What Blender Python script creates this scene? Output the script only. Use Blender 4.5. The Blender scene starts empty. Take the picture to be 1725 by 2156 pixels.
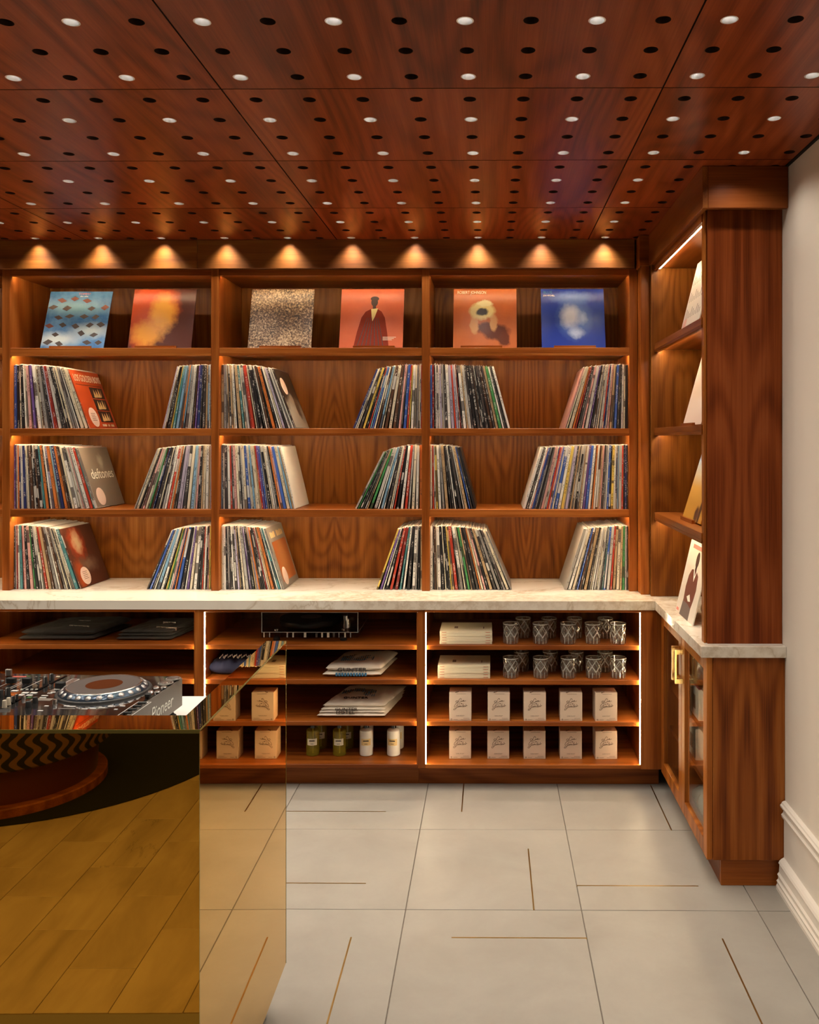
import bpy, bmesh, math, random
from mathutils import Vector, Matrix, noise as mnoise

# ------------------------------------------------------------------ camera, world, exposure
SC = bpy.context.scene
COL = SC.collection
PI = math.pi
CAMZ, FPX, YAW, PCX, PCY = 1.6061, 1802.2, 0.0076, 1018.54, 924.47
cam_d = bpy.data.cameras.new('camera')
cam_d.sensor_fit = 'HORIZONTAL'; cam_d.sensor_width = 24.0
cam_d.lens = FPX / 1725 * 24.0
cam_d.shift_x = (862.5 - PCX) / 1725
cam_d.shift_y = (PCY - 1078) / 1725
cam_d.clip_start = .05
cam = bpy.data.objects.new('camera', cam_d); COL.objects.link(cam)
cam.location = (0, 0, CAMZ); cam.rotation_euler = (PI/2, 0, YAW)
SC.camera = cam
w = bpy.data.worlds.new('world'); SC.world = w; w.use_nodes = True
w.node_tree.nodes['Background'].inputs[0].default_value = (1, .78, .55, 1)
w.node_tree.nodes['Background'].inputs[1].default_value = .02
SC.view_settings.view_transform = 'Standard'; SC.view_settings.look = 'None'
SC.view_settings.gamma = 1; SC.view_settings.use_curve_mapping = False
SC.view_settings.exposure = 0.66
cy = SC.cycles
cy.max_bounces = 5; cy.diffuse_bounces = 2; cy.glossy_bounces = 4; cy.transmission_bounces = 5; cy.transparent_max_bounces = 18
cy.caustics_reflective = False; cy.caustics_refractive = False
cy.use_adaptive_sampling = True; cy.adaptive_threshold = .25
LAMP_COL = (1, .91, .76)
LED_COL = (1, .80, .48)
LAMP_W, LAMP_W_REAR, LAMP_W_FASCIA = 2.5, 5.0, 6.6
LED_UP, LED_SIDE, LED_BASE = 45.0, 40.0, 40.0

# ------------------------------------------------------------------ helpers
RND = random.Random(11)
H_CEIL = 2.5736
def ray_plane(px, py, z):
    """point on the horizontal plane z seen at a photograph pixel, in the camera's own axes"""
    t = (CAMZ - z) * FPX / (py - PCY)
    return ((px - PCX) / FPX * t, t)
CY, SY = math.cos(YAW), math.sin(YAW)
def c2w(u, y): return (u*CY - y*SY, u*SY + y*CY)

class MB:
    def __init__(s): s.v = []; s.f = []; s.m = []; s.sm = []
    def add(s, vs, fs, m=0, smooth=False):
        b = len(s.v); s.v += [tuple(p) for p in vs]
        for f in fs: s.f.append(tuple(b+i for i in f)); s.m.append(m); s.sm.append(smooth)
        return s
    def box(s, x0, x1, y0, y1, z0, z1, m=0):
        return s.add([(x0,y0,z0),(x1,y0,z0),(x1,y1,z0),(x0,y1,z0),(x0,y0,z1),(x1,y0,z1),(x1,y1,z1),(x0,y1,z1)],
              [(0,3,2,1),(4,5,6,7),(0,1,5,4),(1,2,6,5),(2,3,7,6),(3,0,4,7)], m)
    def cbox(s, x0, x1, y0, y1, z0, z1, c=.0012, m=0):
        lo = (x0,y0,z0); hi = (x1,y1,z1); idx = {}; vs = []
        for a in range(3):
            for k in range(8):
                sg = (k&1, k>>1&1, k>>2&1)
                p = [ (hi[i] if sg[i] else lo[i]) if i == a else (hi[i]-c if sg[i] else lo[i]+c) for i in range(3)]
                idx[(a,)+sg] = len(vs); vs.append(p)
        fs = []
        for a in range(3):
            b, d = [(1,2),(0,2),(0,1)][a]
            for sa in (0,1):
                q = []
                for sb, sd in ((0,0),(1,0),(1,1),(0,1)):
                    sg = [0,0,0]; sg[a]=sa; sg[b]=sb; sg[d]=sd; q.append(idx[(a,)+tuple(sg)])
                fs.append(q)
        for a, b, d in ((0,1,2),(0,2,1),(1,2,0)):
            for sa in (0,1):
                for sb in (0,1):
                    q = []
                    for ax, sd in ((a,0),(a,1),(b,1),(b,0)):
                        sg = [0,0,0]; sg[a]=sa; sg[b]=sb; sg[d]=sd; q.append(idx[(ax,)+tuple(sg)])
                    fs.append(q)
        for k in range(8):
            sg = (k&1, k>>1&1, k>>2&1); fs.append([idx[(a,)+sg] for a in range(3)])
        return s.add(vs, fs, m)
    def lathe(s, prof, seg=24, c=(0,0,0), m=0, smooth=True, ms=None):
        vs = []; fs = []; n = len(prof)
        for k in range(seg):
            a = 2*PI*k/seg; ca, sa = math.cos(a), math.sin(a)
            for r, z in prof: vs.append((c[0]+r*ca, c[1]+r*sa, c[2]+z))
        b = len(s.v); s.v += vs
        for k in range(seg):
            k2 = (k+1) % seg
            for i in range(n-1):
                s.f.append((b+k*n+i, b+k2*n+i, b+k2*n+i+1, b+k*n+i+1)); s.m.append(ms[i] if ms else m); s.sm.append(smooth)
        return s
    def disc(s, c, r, seg=24, m=0, up=True):
        vs = [(c[0]+r*math.cos(2*PI*k/seg), c[1]+r*math.sin(2*PI*k/seg), c[2]) for k in range(seg)]
        return s.add(vs, [tuple(range(seg)) if up else tuple(reversed(range(seg)))], m)
    def cyl(s, c, r0, r1, h, seg=20, m=0, bev=.0):
        pr = [(0,0),(r0,0),(r1,h),(0,h)] if not bev else [(0,0),(r0,0),(r1,h-bev),(r1-bev,h),(0,h)]
        return s.lathe([(max(r,1e-5),z) for r,z in pr], seg, c, m)
    def tube(s, pts, r, seg=8, m=0, cap=True):
        P = [Vector(p) for p in pts]; n = len(P); rings = []; vs = []; fs = []
        up = Vector((0,0,1))
        for i in range(n):
            t = (P[min(i+1,n-1)] - P[max(i-1,0)]).normalized()
            a = t.cross(up)
            if a.length < 1e-3: a = t.cross(Vector((0,1,0)))
            a.normalize(); b = a.cross(t)
            rr = r[i] if isinstance(r, (list,tuple)) else r
            for k in range(seg):
                q = 2*PI*k/seg; vs.append(P[i] + a*math.cos(q)*rr + b*math.sin(q)*rr)
        for i in range(n-1):
            for k in range(seg):
                k2 = (k+1) % seg; fs.append((i*seg+k, i*seg+k2, (i+1)*seg+k2, (i+1)*seg+k))
        if cap: fs += [tuple(range(seg)), tuple((n-1)*seg+k for k in reversed(range(seg)))]
        return s.add(vs, fs, m, True)
    def prism_y(s, poly, y0, y1, m=0):
        """closed outline in (x,z) drawn out along y"""
        n = len(poly); vs = [(x,y0,z) for x,z in poly] + [(x,y1,z) for x,z in poly]
        fs = [tuple(range(n)), tuple(n+i for i in reversed(range(n)))] + [(i,(i+1)%n,n+(i+1)%n,n+i) for i in range(n)]
        return s.add(vs, fs, m)
    def prism_x(s, poly, x0, x1, m=0):
        n = len(poly); vs = [(x0,y,z) for y,z in poly] + [(x1,y,z) for y,z in poly]
        fs = [tuple(range(n)), tuple(n+i for i in reversed(range(n)))] + [(i,(i+1)%n,n+(i+1)%n,n+i) for i in range(n)]
        return s.add(vs, fs, m)
    def plate(s, poly, y, m=0, t=.0003):
        """thin flat print on the xz plane whose face is at y (towards -y)"""
        return s.prism_y(poly, y-t, y, m)
    def mesh(s, name, mats, angle=35, recalc=True):
        me = bpy.data.meshes.new(name); me.from_pydata(s.v, [], s.f); me.update()
        for mt in (mats if isinstance(mats, (list,tuple)) else [mats]): me.materials.append(M[mt] if isinstance(mt, str) else mt)
        me.polygons.foreach_set('material_index', s.m); me.polygons.foreach_set('use_smooth', s.sm)
        if recalc:
            bm = bmesh.new(); bm.from_mesh(me)
            bmesh.ops.remove_doubles(bm, verts=bm.verts, dist=1e-6)
            bmesh.ops.recalc_face_normals(bm, faces=bm.faces); bm.to_mesh(me); bm.free()
        if any(s.sm): me.set_sharp_from_angle(angle=math.radians(angle))
        return me
    def build(s, name, mats, parent=None, loc=(0,0,0), rot=(0,0,0), **k):
        return link(name, s.mesh(name, mats, **k), parent, loc, rot)

def link(name, data, parent=None, loc=(0,0,0), rot=(0,0,0)):
    o = bpy.data.objects.new(name, data); COL.objects.link(o)
    o.location = loc; o.rotation_euler = rot
    if parent: o.parent = parent
    return o
def tag(o, label, cat, group=None):
    o['label'] = label; o['category'] = cat
    if group: o['group'] = group
    return o
def thing(name, label, cat, loc=(0,0,0), rotz=0, group=None):
    return tag(link(name, None, None, loc, (0,0,rotz)), label, cat, group)
def struct(o, label=None):
    o['kind'] = 'structure'
    if label: o['label'] = label
    return o
def copy_tree(o, parent=None):
    c = o.copy(); COL.objects.link(c)
    if parent: c.parent = parent
    for ch in list(o.children): copy_tree(ch, c)
    return c
def nth(n):
    return ['zeroth','first','second','third','fourth','fifth','sixth','seventh','eighth','ninth','tenth'][n] if n <= 10 else \
        '%d%s' % (n, 'th' if 10 < n % 100 < 20 else {1:'st',2:'nd',3:'rd'}.get(n % 10, 'th'))
_tcache = {}
def text_mesh(s, size, mat, ext=.0002, shear=0, align='CENTER', sx=1.0):
    key = (s, size, mat, ext, shear, align, sx)
    if key in _tcache: return _tcache[key]
    cu = bpy.data.curves.new('lettering', 'FONT'); cu.body = s; cu.size = size; cu.extrude = ext; cu.shear = shear
    cu.align_x = align; cu.align_y = 'CENTER'; cu.resolution_u = 3
    o = bpy.data.objects.new('lettering', cu); COL.objects.link(o)
    me = bpy.data.meshes.new_from_object(o.evaluated_get(bpy.context.evaluated_depsgraph_get()))
    bpy.data.objects.remove(o); bpy.data.curves.remove(cu)
    if sx != 1.0: me.transform(Matrix.Diagonal((sx,1,1,1)))
    me.materials.clear(); me.materials.append(M[mat]); me.name = 'lettering'
    _tcache[key] = me
    return me
def lettering(s, size, mat, parent, loc, rot=(PI/2,0,0), **k):
    return link('lettering', text_mesh(s, size, mat, **k), parent, loc, rot)

# ------------------------------------------------------------------ materials
M = {}
class NT:
    def __init__(s, name):
        s.mat = bpy.data.materials.new(name); s.mat.use_nodes = True; s.t = s.mat.node_tree
        s.b = s.t.nodes['Principled BSDF']; M[name] = s.mat
    def n(s, typ, **kw):
        nd = s.t.nodes.new(typ)
        for k, v in kw.items():
            if k.startswith('_'): nd.inputs[int(k[1:])].default_value = v
            else: setattr(nd, k, v)
        return nd
    def l(s, a, b): s.t.links.new(a, b)
    def math(s, op, a, b=None, clamp=False):
        nd = s.n('ShaderNodeMath', operation=op, use_clamp=clamp)
        for i, q in enumerate((a, b)):
            if q is None: continue
            if isinstance(q, (int,float)): nd.inputs[i].default_value = q
            else: s.l(q, nd.inputs[i])
        return nd.outputs[0]
    def ramp(s, fac, stops):
        r = s.n('ShaderNodeValToRGB'); e = r.color_ramp.elements
        while len(e) < len(stops): e.new(.5)
        for el, (p, c) in zip(e, stops): el.position = p; el.color = tuple(c)+(1,)
        s.l(fac, r.inputs[0]); return r.outputs[0]
    def mix(s, fac, a, b, typ='MIX'):
        nd = s.n('ShaderNodeMix', data_type='RGBA', blend_type=typ)
        for i, q in ((0,fac),(6,a),(7,b)):
            if isinstance(q, (int,float)): nd.inputs[i].default_value = q
            elif isinstance(q, tuple): nd.inputs[i].default_value = q + (1,)
            else: s.l(q, nd.inputs[i])
        return nd.outputs[2]
    def noise(s, vec, scale, detail=2, rough=.5, dist=0):
        nd = s.n('ShaderNodeTexNoise'); nd.inputs['Scale'].default_value = scale; nd.inputs['Detail'].default_value = detail
        nd.inputs['Roughness'].default_value = rough; nd.inputs['Distortion'].default_value = dist
        if vec: s.l(vec, nd.inputs['Vector'])
        return nd.outputs[0]
    def scaled(s, vec, sc):
        nd = s.n('ShaderNodeVectorMath', operation='MULTIPLY'); s.l(vec, nd.inputs[0]); nd.inputs[1].default_value = sc
        return nd.outputs[0]
    def col(s, c):
        if isinstance(c, tuple): s.b.inputs['Base Color'].default_value = c + (1,)
        else: s.l(c, s.b.inputs['Base Color'])
    def bump(s, h, strength=.2, dist=.001):
        nd = s.n('ShaderNodeBump'); nd.inputs['Strength'].default_value = strength; nd.inputs['Distance'].default_value = dist
        s.l(h, nd.inputs['Height']); s.l(nd.outputs[0], s.b.inputs['Normal'])
def flat(name, c, rough=.5, metal=0, emit=None, es=1, trans=0, ior=1.45, spec=.5, coat=0):
    t = NT(name); t.col(c); t.b.inputs['Roughness'].default_value = rough; t.b.inputs['Metallic'].default_value = metal
    t.b.inputs['Transmission Weight'].default_value = trans; t.b.inputs['IOR'].default_value = ior
    t.b.inputs['Specular IOR Level'].default_value = spec; t.b.inputs['Coat Weight'].default_value = coat
    if emit: t.b.inputs['Emission Color'].default_value = emit + (1,); t.b.inputs['Emission Strength'].default_value = es
    return t
def speck(name, c, c2, scale, rough=.6, amt=1.0, bump=0):
    """plain colour with a fine mottling of a second colour"""
    t = NT(name); tc = t.n('ShaderNodeTexCoord').outputs['Object']
    nz = t.noise(tc, scale, 4, .6); f = t.ramp(nz, [(.35,(0,0,0)),(.65,(amt,amt,amt))])
    t.col(t.mix(f, c, c2)); t.b.inputs['Roughness'].default_value = rough
    if bump: t.bump(nz, bump, .002)
    return t

def wood(name, grain='Z', book=0, tone=1.0, rough=.33, fig=1.0, red=1.0, spec=.2, along=.30, ring=.13):
    """walnut veneer; grain = axis the fibres run along; book = width of book-matched leaves"""
    t = NT(name); tc = t.n('ShaderNodeTexCoord').outputs['Object']
    oi = t.n('ShaderNodeObjectInfo').outputs['Random']
    sp = t.n('ShaderNodeSeparateXYZ'); t.l(tc, sp.inputs[0])
    ax = dict(X=0, Y=1, Z=2)[grain]; oth = [i for i in range(3) if i != ax]
    a, b, g = sp.outputs[oth[0]], sp.outputs[oth[1]], sp.outputs[ax]
    if book:
        a = t.math('PINGPONG', t.math('ADD', a, 20*book), book)
    a = t.math('ADD', a, t.math('MULTIPLY', oi, 31.7)); g = t.math('ADD', g, t.math('MULTIPLY', oi, 17.3))
    def vec(sa, sb, sg):
        c = t.n('ShaderNodeCombineXYZ')
        for i, (q, k) in enumerate(((a,sa),(b,sb),(g,sg))): t.l(t.math('MULTIPLY', q, k), c.inputs[i])
        return c.outputs[0]
    n1 = t.noise(vec(2.4*fig, 1.2, along), 1, 1.3, .4, .12)
    rings = t.math('MULTIPLY_ADD', t.math('SINE', t.math('MULTIPLY', n1, 120)), .5); t.t.nodes[-1].inputs[2].default_value = .5
    rings = t.math('POWER', rings, 1.5)
    streak = t.noise(vec(26, 15, .45), 1, 4, .62, .1)
    fibre = t.noise(vec(230, 230, 5), 1, 2, .6)
    wide = t.noise(vec(3.3, 2, .35), 1, 2, .5)
    f = t.math('ADD', t.math('MULTIPLY', rings, -ring), t.math('MULTIPLY', streak, .62))
    f = t.math('ADD', f, t.math('MULTIPLY', fibre, .28)); f = t.math('ADD', f, t.math('MULTIPLY', wide, .40))
    k = tone*.84
    c = t.ramp(f, [(.30,(.070*k,.0125*k/red,.0016*k)),(.50,(.185*k,.044*k/red,.0056*k)),(.66,(.29*k,.080*k/red,.0125*k)),(.84,(.40*k,.135*k/red,.028*k))])
    vr = t.math('MULTIPLY_ADD', oi, .22); t.t.nodes[-1].inputs[2].default_value = .89
    hs = t.n('ShaderNodeHueSaturation'); t.l(vr, hs.inputs['Value']); t.l(c, hs.inputs['Color'])
    t.col(hs.outputs[0])
    t.b.inputs['Roughness'].default_value = rough; t.b.inputs['Specular IOR Level'].default_value = spec
    return t
wood('walnut_vertical', 'Z', tone=1.35); wood('walnut_horizontal', 'X', tone=1.35); wood('walnut_crown', 'X', tone=.9, red=1.15)
wood('walnut_back', 'Z', book=.257, rough=.4, tone=.90, red=.86, fig=1.5, along=.9, ring=.13); wood('walnut_base_back_shaded', 'Z', book=.257, rough=.4, tone=.55); wood('walnut_end', 'Z', book=.16, fig=1.5, red=1.25, spec=.12, along=.5, ring=.16); wood('walnut_end_low', 'Z', book=.125, fig=1.6, tone=1.35, red=1.0, spec=.15, along=.6, ring=.18)  # base back wood darkened: shade inside the cabinets painted into its colour
wood('walnut_ceiling', 'Y', rough=.31, spec=.22, tone=1.15, fig=1.2, red=1.5, along=.4)
wood('walnut_fascia', 'X', rough=.45, spec=.6, tone=1.1, red=.85)
wood('walnut_rail', 'Y', fig=1.0); wood('walnut_light', 'Z', tone=1.75, red=.9)

t = NT('quartz'); tc = t.n('ShaderNodeTexCoord').outputs['Object']
vn = t.math('ABSOLUTE', t.math('SUBTRACT', t.noise(t.scaled(tc, (1.5,2.6,1.5)), 1, 6, .6, .9), .5))
v1 = t.ramp(vn, [(.0,(1,1,1)),(.006,(.35,.35,.35)),(.022,(0,0,0))])
sp = t.ramp(t.noise(tc, 26, 5, .7), [(.42,(0,0,0)),(.62,(1,1,1))])
band = t.ramp(t.noise(t.scaled(tc,(.8,1.6,1)), 1.3, 3, .55), [(.50,(0,0,0)),(.60,(1,1,1))])
c = t.mix(t.math('MULTIPLY', band, .42), (.80,.735,.655), (.62,.51,.39))
c = t.mix(t.math('MULTIPLY', t.math('MULTIPLY', band, sp), .5), c, (.40,.28,.17))
c = t.mix(t.math('MULTIPLY', v1, .55), c, (.42,.30,.18)); t.col(c); t.b.inputs['Roughness'].default_value = .13

t = NT('floor_tile'); tc = t.n('ShaderNodeTexCoord').outputs['Object']; oi = t.n('ShaderNodeObjectInfo').outputs['Random']
va = t.n('ShaderNodeVectorMath', operation='ADD'); t.l(tc, va.inputs[0]); cx = t.n('ShaderNodeCombineXYZ'); t.l(t.math('MULTIPLY', oi, 40), cx.inputs[0]); t.l(cx.outputs[0], va.inputs[1])
n1 = t.noise(va.outputs[0], 3.2, 5, .6, .3); n2 = t.noise(va.outputs[0], 60, 3, .6)
c = t.ramp(n1, [(.3,(.33,.30,.265)),(.7,(.40,.372,.333))]); c = t.mix(t.math('MULTIPLY', n2, .22), c, (.29,.26,.225))
t.col(c); t.b.inputs['Roughness'].default_value = .42; t.bump(n2, .05, .0008)

t = NT('stone_paver'); tc = t.n('ShaderNodeTexCoord').outputs['Object']; oi = t.n('ShaderNodeObjectInfo').outputs['Random']
va = t.n('ShaderNodeVectorMath', operation='ADD'); t.l(tc, va.inputs[0]); cx = t.n('ShaderNodeCombineXYZ'); t.l(t.math('MULTIPLY', oi, 55), cx.inputs[0]); t.l(oi, cx.inputs[1]); t.l(cx.outputs[0], va.inputs[1])
n1 = t.noise(t.scaled(va.outputs[0],(7,2,1)), 1, 5, .6, .5)
c = t.ramp(n1, [(.3,(.34,.235,.14)),(.52,(.45,.32,.20)),(.7,(.52,.385,.25))])
vn = t.math('ABSOLUTE', t.math('SUBTRACT', t.noise(t.scaled(va.outputs[0],(6,1.6,1)), 1, 7, .72), .5))
rr = t.math('GREATER_THAN', oi, .80)
ve = t.ramp(vn, [(.0,(1,1,1)),(.006,(0,0,0))]); c = t.mix(t.math('MULTIPLY', t.math('MULTIPLY', ve, rr), .8), c, (.05,.035,.02)); t.col(c)
t.b.inputs['Roughness'].default_value = .45

def fabric(name, c, rough=.85, sheen=.2):
    t = NT(name); tc = t.n('ShaderNodeTexCoord').outputs['Object']; nz = t.noise(tc, 900, 2, .6)
    t.col(t.mix(t.math('MULTIPLY', nz, .35), c, tuple(q*.7 for q in c))); t.b.inputs['Roughness'].default_value = rough
    t.b.inputs['Sheen Weight'].default_value = sheen
flat('grout', (.20,.165,.14), .8); flat('brass_inlay', (.50,.32,.12), .35, 1); flat('paint', (.88,.79,.70), .55); flat('trim_paint', (.90,.82,.74), .4)
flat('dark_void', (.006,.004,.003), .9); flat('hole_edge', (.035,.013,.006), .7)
flat('rear_plaster', (.16,.09,.05), .7)
t = flat('mirror_amber', (.74,.43,.06), .012, 1)
flat('mirror_edge', (.42,.36,.10), .15, .6); flat('white_laminate', (.82,.78,.74), .35)
flat('reflector', (.86,.86,.86), .28, .55); flat('lens', (1,1,1), .5, emit=(1,.93,.85), es=14); M['lens'].cycles.emission_sampling = 'NONE'
flat('led_up', (1,.9,.7), .5, emit=LED_COL, es=LED_UP); flat('led_side', (1,.9,.7), .5, emit=LED_COL, es=LED_SIDE); flat('led_base', (1,.9,.7), .5, emit=LED_COL, es=LED_BASE)
flat('led_channel', (.6,.58,.55), .4, .8)
flat('brass', (.83,.62,.27), .22, 1); flat('olive_brass', (.33,.24,.07), .3, 1)
def clear(name, tint, diff=None, amt=0, ior=1.5, rough=.02):
    """thin clear material: tinted see-through, fresnel gloss, a little body colour"""
    t = NT(name); t.t.nodes.remove(t.b); gl = t.n('ShaderNodeBsdfGlossy'); gl.inputs['Roughness'].default_value = rough
    tr = t.n('ShaderNodeBsdfTransparent'); tr.inputs[0].default_value = tint+(1,); sh = tr.outputs[0]
    if diff:
        df = t.n('ShaderNodeBsdfDiffuse'); df.inputs[0].default_value = diff+(1,); m2 = t.n('ShaderNodeMixShader'); m2.inputs[0].default_value = amt
        t.l(sh, m2.inputs[1]); t.l(df.outputs[0], m2.inputs[2]); sh = m2.outputs[0]
    lw = t.n('ShaderNodeLayerWeight').outputs['Facing']; r0 = ((ior-1)/(ior+1))**2; mx = t.n('ShaderNodeMixShader')
    t.l(t.math('ADD', t.math('MULTIPLY', t.math('POWER', lw, 5), 1-r0), r0), mx.inputs[0]); t.l(sh, mx.inputs[1]); t.l(gl.outputs[0], mx.inputs[2]); t.l(mx.outputs[0], t.t.nodes['Material Output'].inputs[0])
clear('pane', (.92,.92,.89)); clear('glass', (.95,.94,.92), (.85,.80,.74), .025, 1.8, .04); clear('glass_cut', (.9,.9,.88), (.97,.94,.90), .34, 2.4, .08); clear('acrylic', (.90,.90,.90)); clear('acrylic_highlight', (.8,.8,.8), (.85,.82,.80), .28, 1.6, .1)
clear('oil', (.80,.68,.16), (.42,.33,.03), .42, 1.45)
clear('plastic_bag', (.85,.88,.88), (.62,.68,.68), .45, 1.5, .12)
flat('bottle_white', (.80,.77,.72), .18); flat('cap_black', (.008,.008,.008), .2)
flat('label_cream', (.78,.70,.55), .6); flat('label_tan', (.74,.55,.26), .6); flat('ink', (.035,.022,.018), .6); flat('ink_soft', (.20,.12,.08), .6)
flat('card_cream', (.72,.56,.44), .62); flat('book_cream', (.80,.71,.52), .55); flat('thread_red', (.52,.10,.04), .6); flat('page', (.82,.75,.62), .7)
fabric('cloth_cream', (.80,.71,.60)); fabric('cloth_black', (.030,.027,.024), .8, .15); fabric('cloth_navy', (.010,.014,.055), .8, 0)
flat('print_white', (.85,.82,.74), .6); flat('print_gold', (.70,.55,.22), .5); flat('print_blue', (.06,.20,.36), .7)
flat('deck_black', (.012,.011,.011), .07, coat=.4); flat('deck_mat', (.016,.015,.015), .45); flat('deck_side', (.22,.19,.165), .42, .4); flat('silver', (.62,.60,.59), .25, 1)
flat('jog_top', (.085,.068,.062), .5, .1, spec=.25); flat('jog_label', (.075,.018,.004), .8, spec=.05); flat('jog_rim', (.05,.075,.11), .12, .6); flat('dimple', (.40,.38,.37), .3, .7)
flat('rubber', (.012,.012,.012), .6); flat('print_pale', (.55,.52,.50), .5); flat('knob_cream', (.55,.47,.36), .5); flat('led_green', (.05,.12,.03), .4)
flat('vinyl', (.006,.006,.007), .25); flat('box_white', (.82,.79,.74), .5); flat('box_red', (.50,.10,.08), .5)
flat('rug', (.006,.005,.005), .95); fabric('pouf_red', (.10,.012,.008), .6, .1); fabric('pouf_black', (.012,.009,.007), .8, 0); fabric('pouf_tan', (.42,.22,.11), .8, 0)
flat('sticker', (.78,.58,.50), .5); flat('sleeve_plastic', (.60,.58,.55), .2); flat('paper_edge', (.50,.46,.41), .6)

# record spines: colour per object; thin printed marks run down the spine
def spine(name, stuff):
    t = NT(name)
    if stuff:
        c = t.n('ShaderNodeAttribute', attribute_name='Col').outputs['Color']; rn = t.n('ShaderNodeAttribute', attribute_name='rnd').outputs['Fac']
    else:
        oi = t.n('ShaderNodeObjectInfo'); c = oi.outputs['Color']; rn = oi.outputs['Random']
    uv = t.n('ShaderNodeUVMap').outputs[0]; sp = t.n('ShaderNodeSeparateXYZ'); t.l(uv, sp.inputs[0]); u, v = sp.outputs[0], sp.outputs[1]
    def vv(k, off, ku=0):
        cb = t.n('ShaderNodeCombineXYZ'); t.l(t.math('ADD', t.math('MULTIPLY', v, k), t.math('MULTIPLY', rn, off)), cb.inputs[0]); t.l(t.math('MULTIPLY', u, ku), cb.inputs[1])
        t.l(t.math('MULTIPLY', rn, 91), cb.inputs[2]); return cb.outputs[0]
    seg = t.math('GREATER_THAN', t.noise(vv(5, 70), 1, 1), .52); let = t.math('GREATER_THAN', t.noise(vv(70, 130, 2.2), 1, 2), .53)
    mid = t.math('LESS_THAN', t.math('ABSOLUTE', t.math('SUBTRACT', u, .5)), .30)
    mk = t.math('MULTIPLY', t.math('MULTIPLY', seg, let), mid); mk = t.math('MULTIPLY', mk, .75)
    bw = t.n('ShaderNodeRGBToBW'); t.l(c, bw.inputs[0])
    ink = t.mix(t.math('LESS_THAN', bw.outputs[0], .22), (.05,.03,.03), (.72,.68,.62))
    blk = t.math('MULTIPLY', t.math('GREATER_THAN', t.noise(vv(3.2, 33), 1, 0), .60), t.math('GREATER_THAN', rn, .62))
    c2 = t.mix(t.math('MULTIPLY', blk, .8), c, ink)
    t.col(t.mix(mk, c2, ink)); t.b.inputs['Roughness'].default_value = .32
spine('spine', False); spine('spine_stuff', True)

# ------------------------------------------------------------------ the room
XL, XR, YF, YB = -3.42, 1.056, -3.2, 4.60
HC = .867
floor = struct(MB().box(XL-.1, XR+.1, YF-.1, YB+.1, -.08, -.004).build('floor', 'grout'), 'pale grey concrete-look tile floor with brass inlay lines')
TX, TY = -.288, 2.921
SEG = [(-1.05,3.687,-.4488,3.687), (-.1225,3.688,-.1225,4.02), (.745,3.521,.745,3.98), (.1495,2.921,.1495,3.357), (-.888,3.091,-.4488,3.091), (.312,3.0815,.748,3.0815),
       (-.448,2.321,-.448,2.757), (-.124,2.757,.312,2.757), (.7468,2.321,.7468,2.758), (-1.05,3.985,-.58,3.985)]
tile_me = MB().cbox(-.2985,.2985,-.2985,.2985,-.012,0,.0012).mesh('floor_tile','floor_tile')
for i in range(-6, 3):
    for j in range(-3, 3):
        x0, x1, y0, y1 = TX+.6*i, TX+.6*(i+1), TY+.6*j, TY+.6*(j+1)
        if y0 < .98-.31 or x1 < XL: continue
        if x1 > XR or y0 < .98 or y1 > YB:
            x1c, y0c, y1c = min(x1, XR), max(y0, .98), min(y1, YB)
            MB().cbox(x0+.0015, x1c-.0015, y0c+.0015, y1c-.0015, -.012, 0, .0012).build('floor_tile', 'floor_tile', floor)
        else: link('floor_tile', tile_me, floor, ((x0+x1)/2, (y0+y1)/2, 0))
for a in SEG:
    h = .0026
    MB().box(min(a[0],a[2])-(h if a[0]==a[2] else 0), max(a[0],a[2])+(h if a[0]==a[2] else 0), min(a[1],a[3])-(h if a[1]==a[3] else 0), max(a[1],a[3])+(h if a[1]==a[3] else 0), -.006, .0005).build('brass_inlay', 'brass_inlay', floor)
# stone pavers of the lounge side, seen in the mirrored booth front
paver_me = MB().cbox(-.1037,.1037,-.2037,.2037,-.012,0,.0012).mesh('stone_paver','stone_paver')
for i in range(-1, 20):
    for j in range(10):
        x = -3.05 + .2095*i; y = .98 - .2045 - .409*j + (.2045 if i % 2 else 0)
        if y + .2 > .985:
            if y - .2 < .97: MB().cbox(x-.1037, x+.1037, y-.2037, .978, -.012, 0, .0012).build('stone_paver', 'stone_paver', floor)
        elif x < .98: link('stone_paver', paver_me, floor, (x, y, 0))

struct(MB().box(XR, XR+.1, YF, YB, 0, 2.9).build('wall_right', 'paint'), 'smooth cream painted wall')
struct(MB().box(XL, XR+.1, YB, YB+.1, 0, 2.9).build('wall_back', 'paint'))
struct(MB().box(XL-.1, XL, YF, YB, 0, 2.9).build('wall_left', 'rear_plaster'))
struct(MB().box(XL, XR+.1, YF-.1, YF, 0, 2.9).build('wall_front', 'rear_plaster'))
# moulded skirting on the right wall
def prof(pts): return [(XR-d, z) for d, z in pts]
bb = struct(MB().prism_y(prof([(-.01,0),(.034,0),(.034,.012),(.030,.020),(.033,.030),(.027,.036),(.027,.046),(.030,.052),(.024,.060),(.022,.086),(.026,.092),(.022,.100),(.016,.106),(.006,.112),(.006,.252),(.014,.256),(.016,.266),(.010,.272),(.006,.284),(.004,.300),(-.01,.300)]),
    YF, 3.066).build('baseboard_right', 'trim_paint'), 'tall cream skirting board')
def roll(z, d, r): return [(XR-d-r*math.cos(a)*1.0, z+r*math.sin(a)) for a in [(-PI/2+PI*k/6) for k in range(7)]]
MB().prism_y([(XR+.002,.288)]+[(XR-.012,.288),(XR-.019,.293),(XR-.020,.300),(XR-.015,.305),(XR-.013,.310),(XR-.006,.314)]+[(XR+.002,.314)], YF, 3.066).build('cap_moulding', 'trim_paint', bb)

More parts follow.
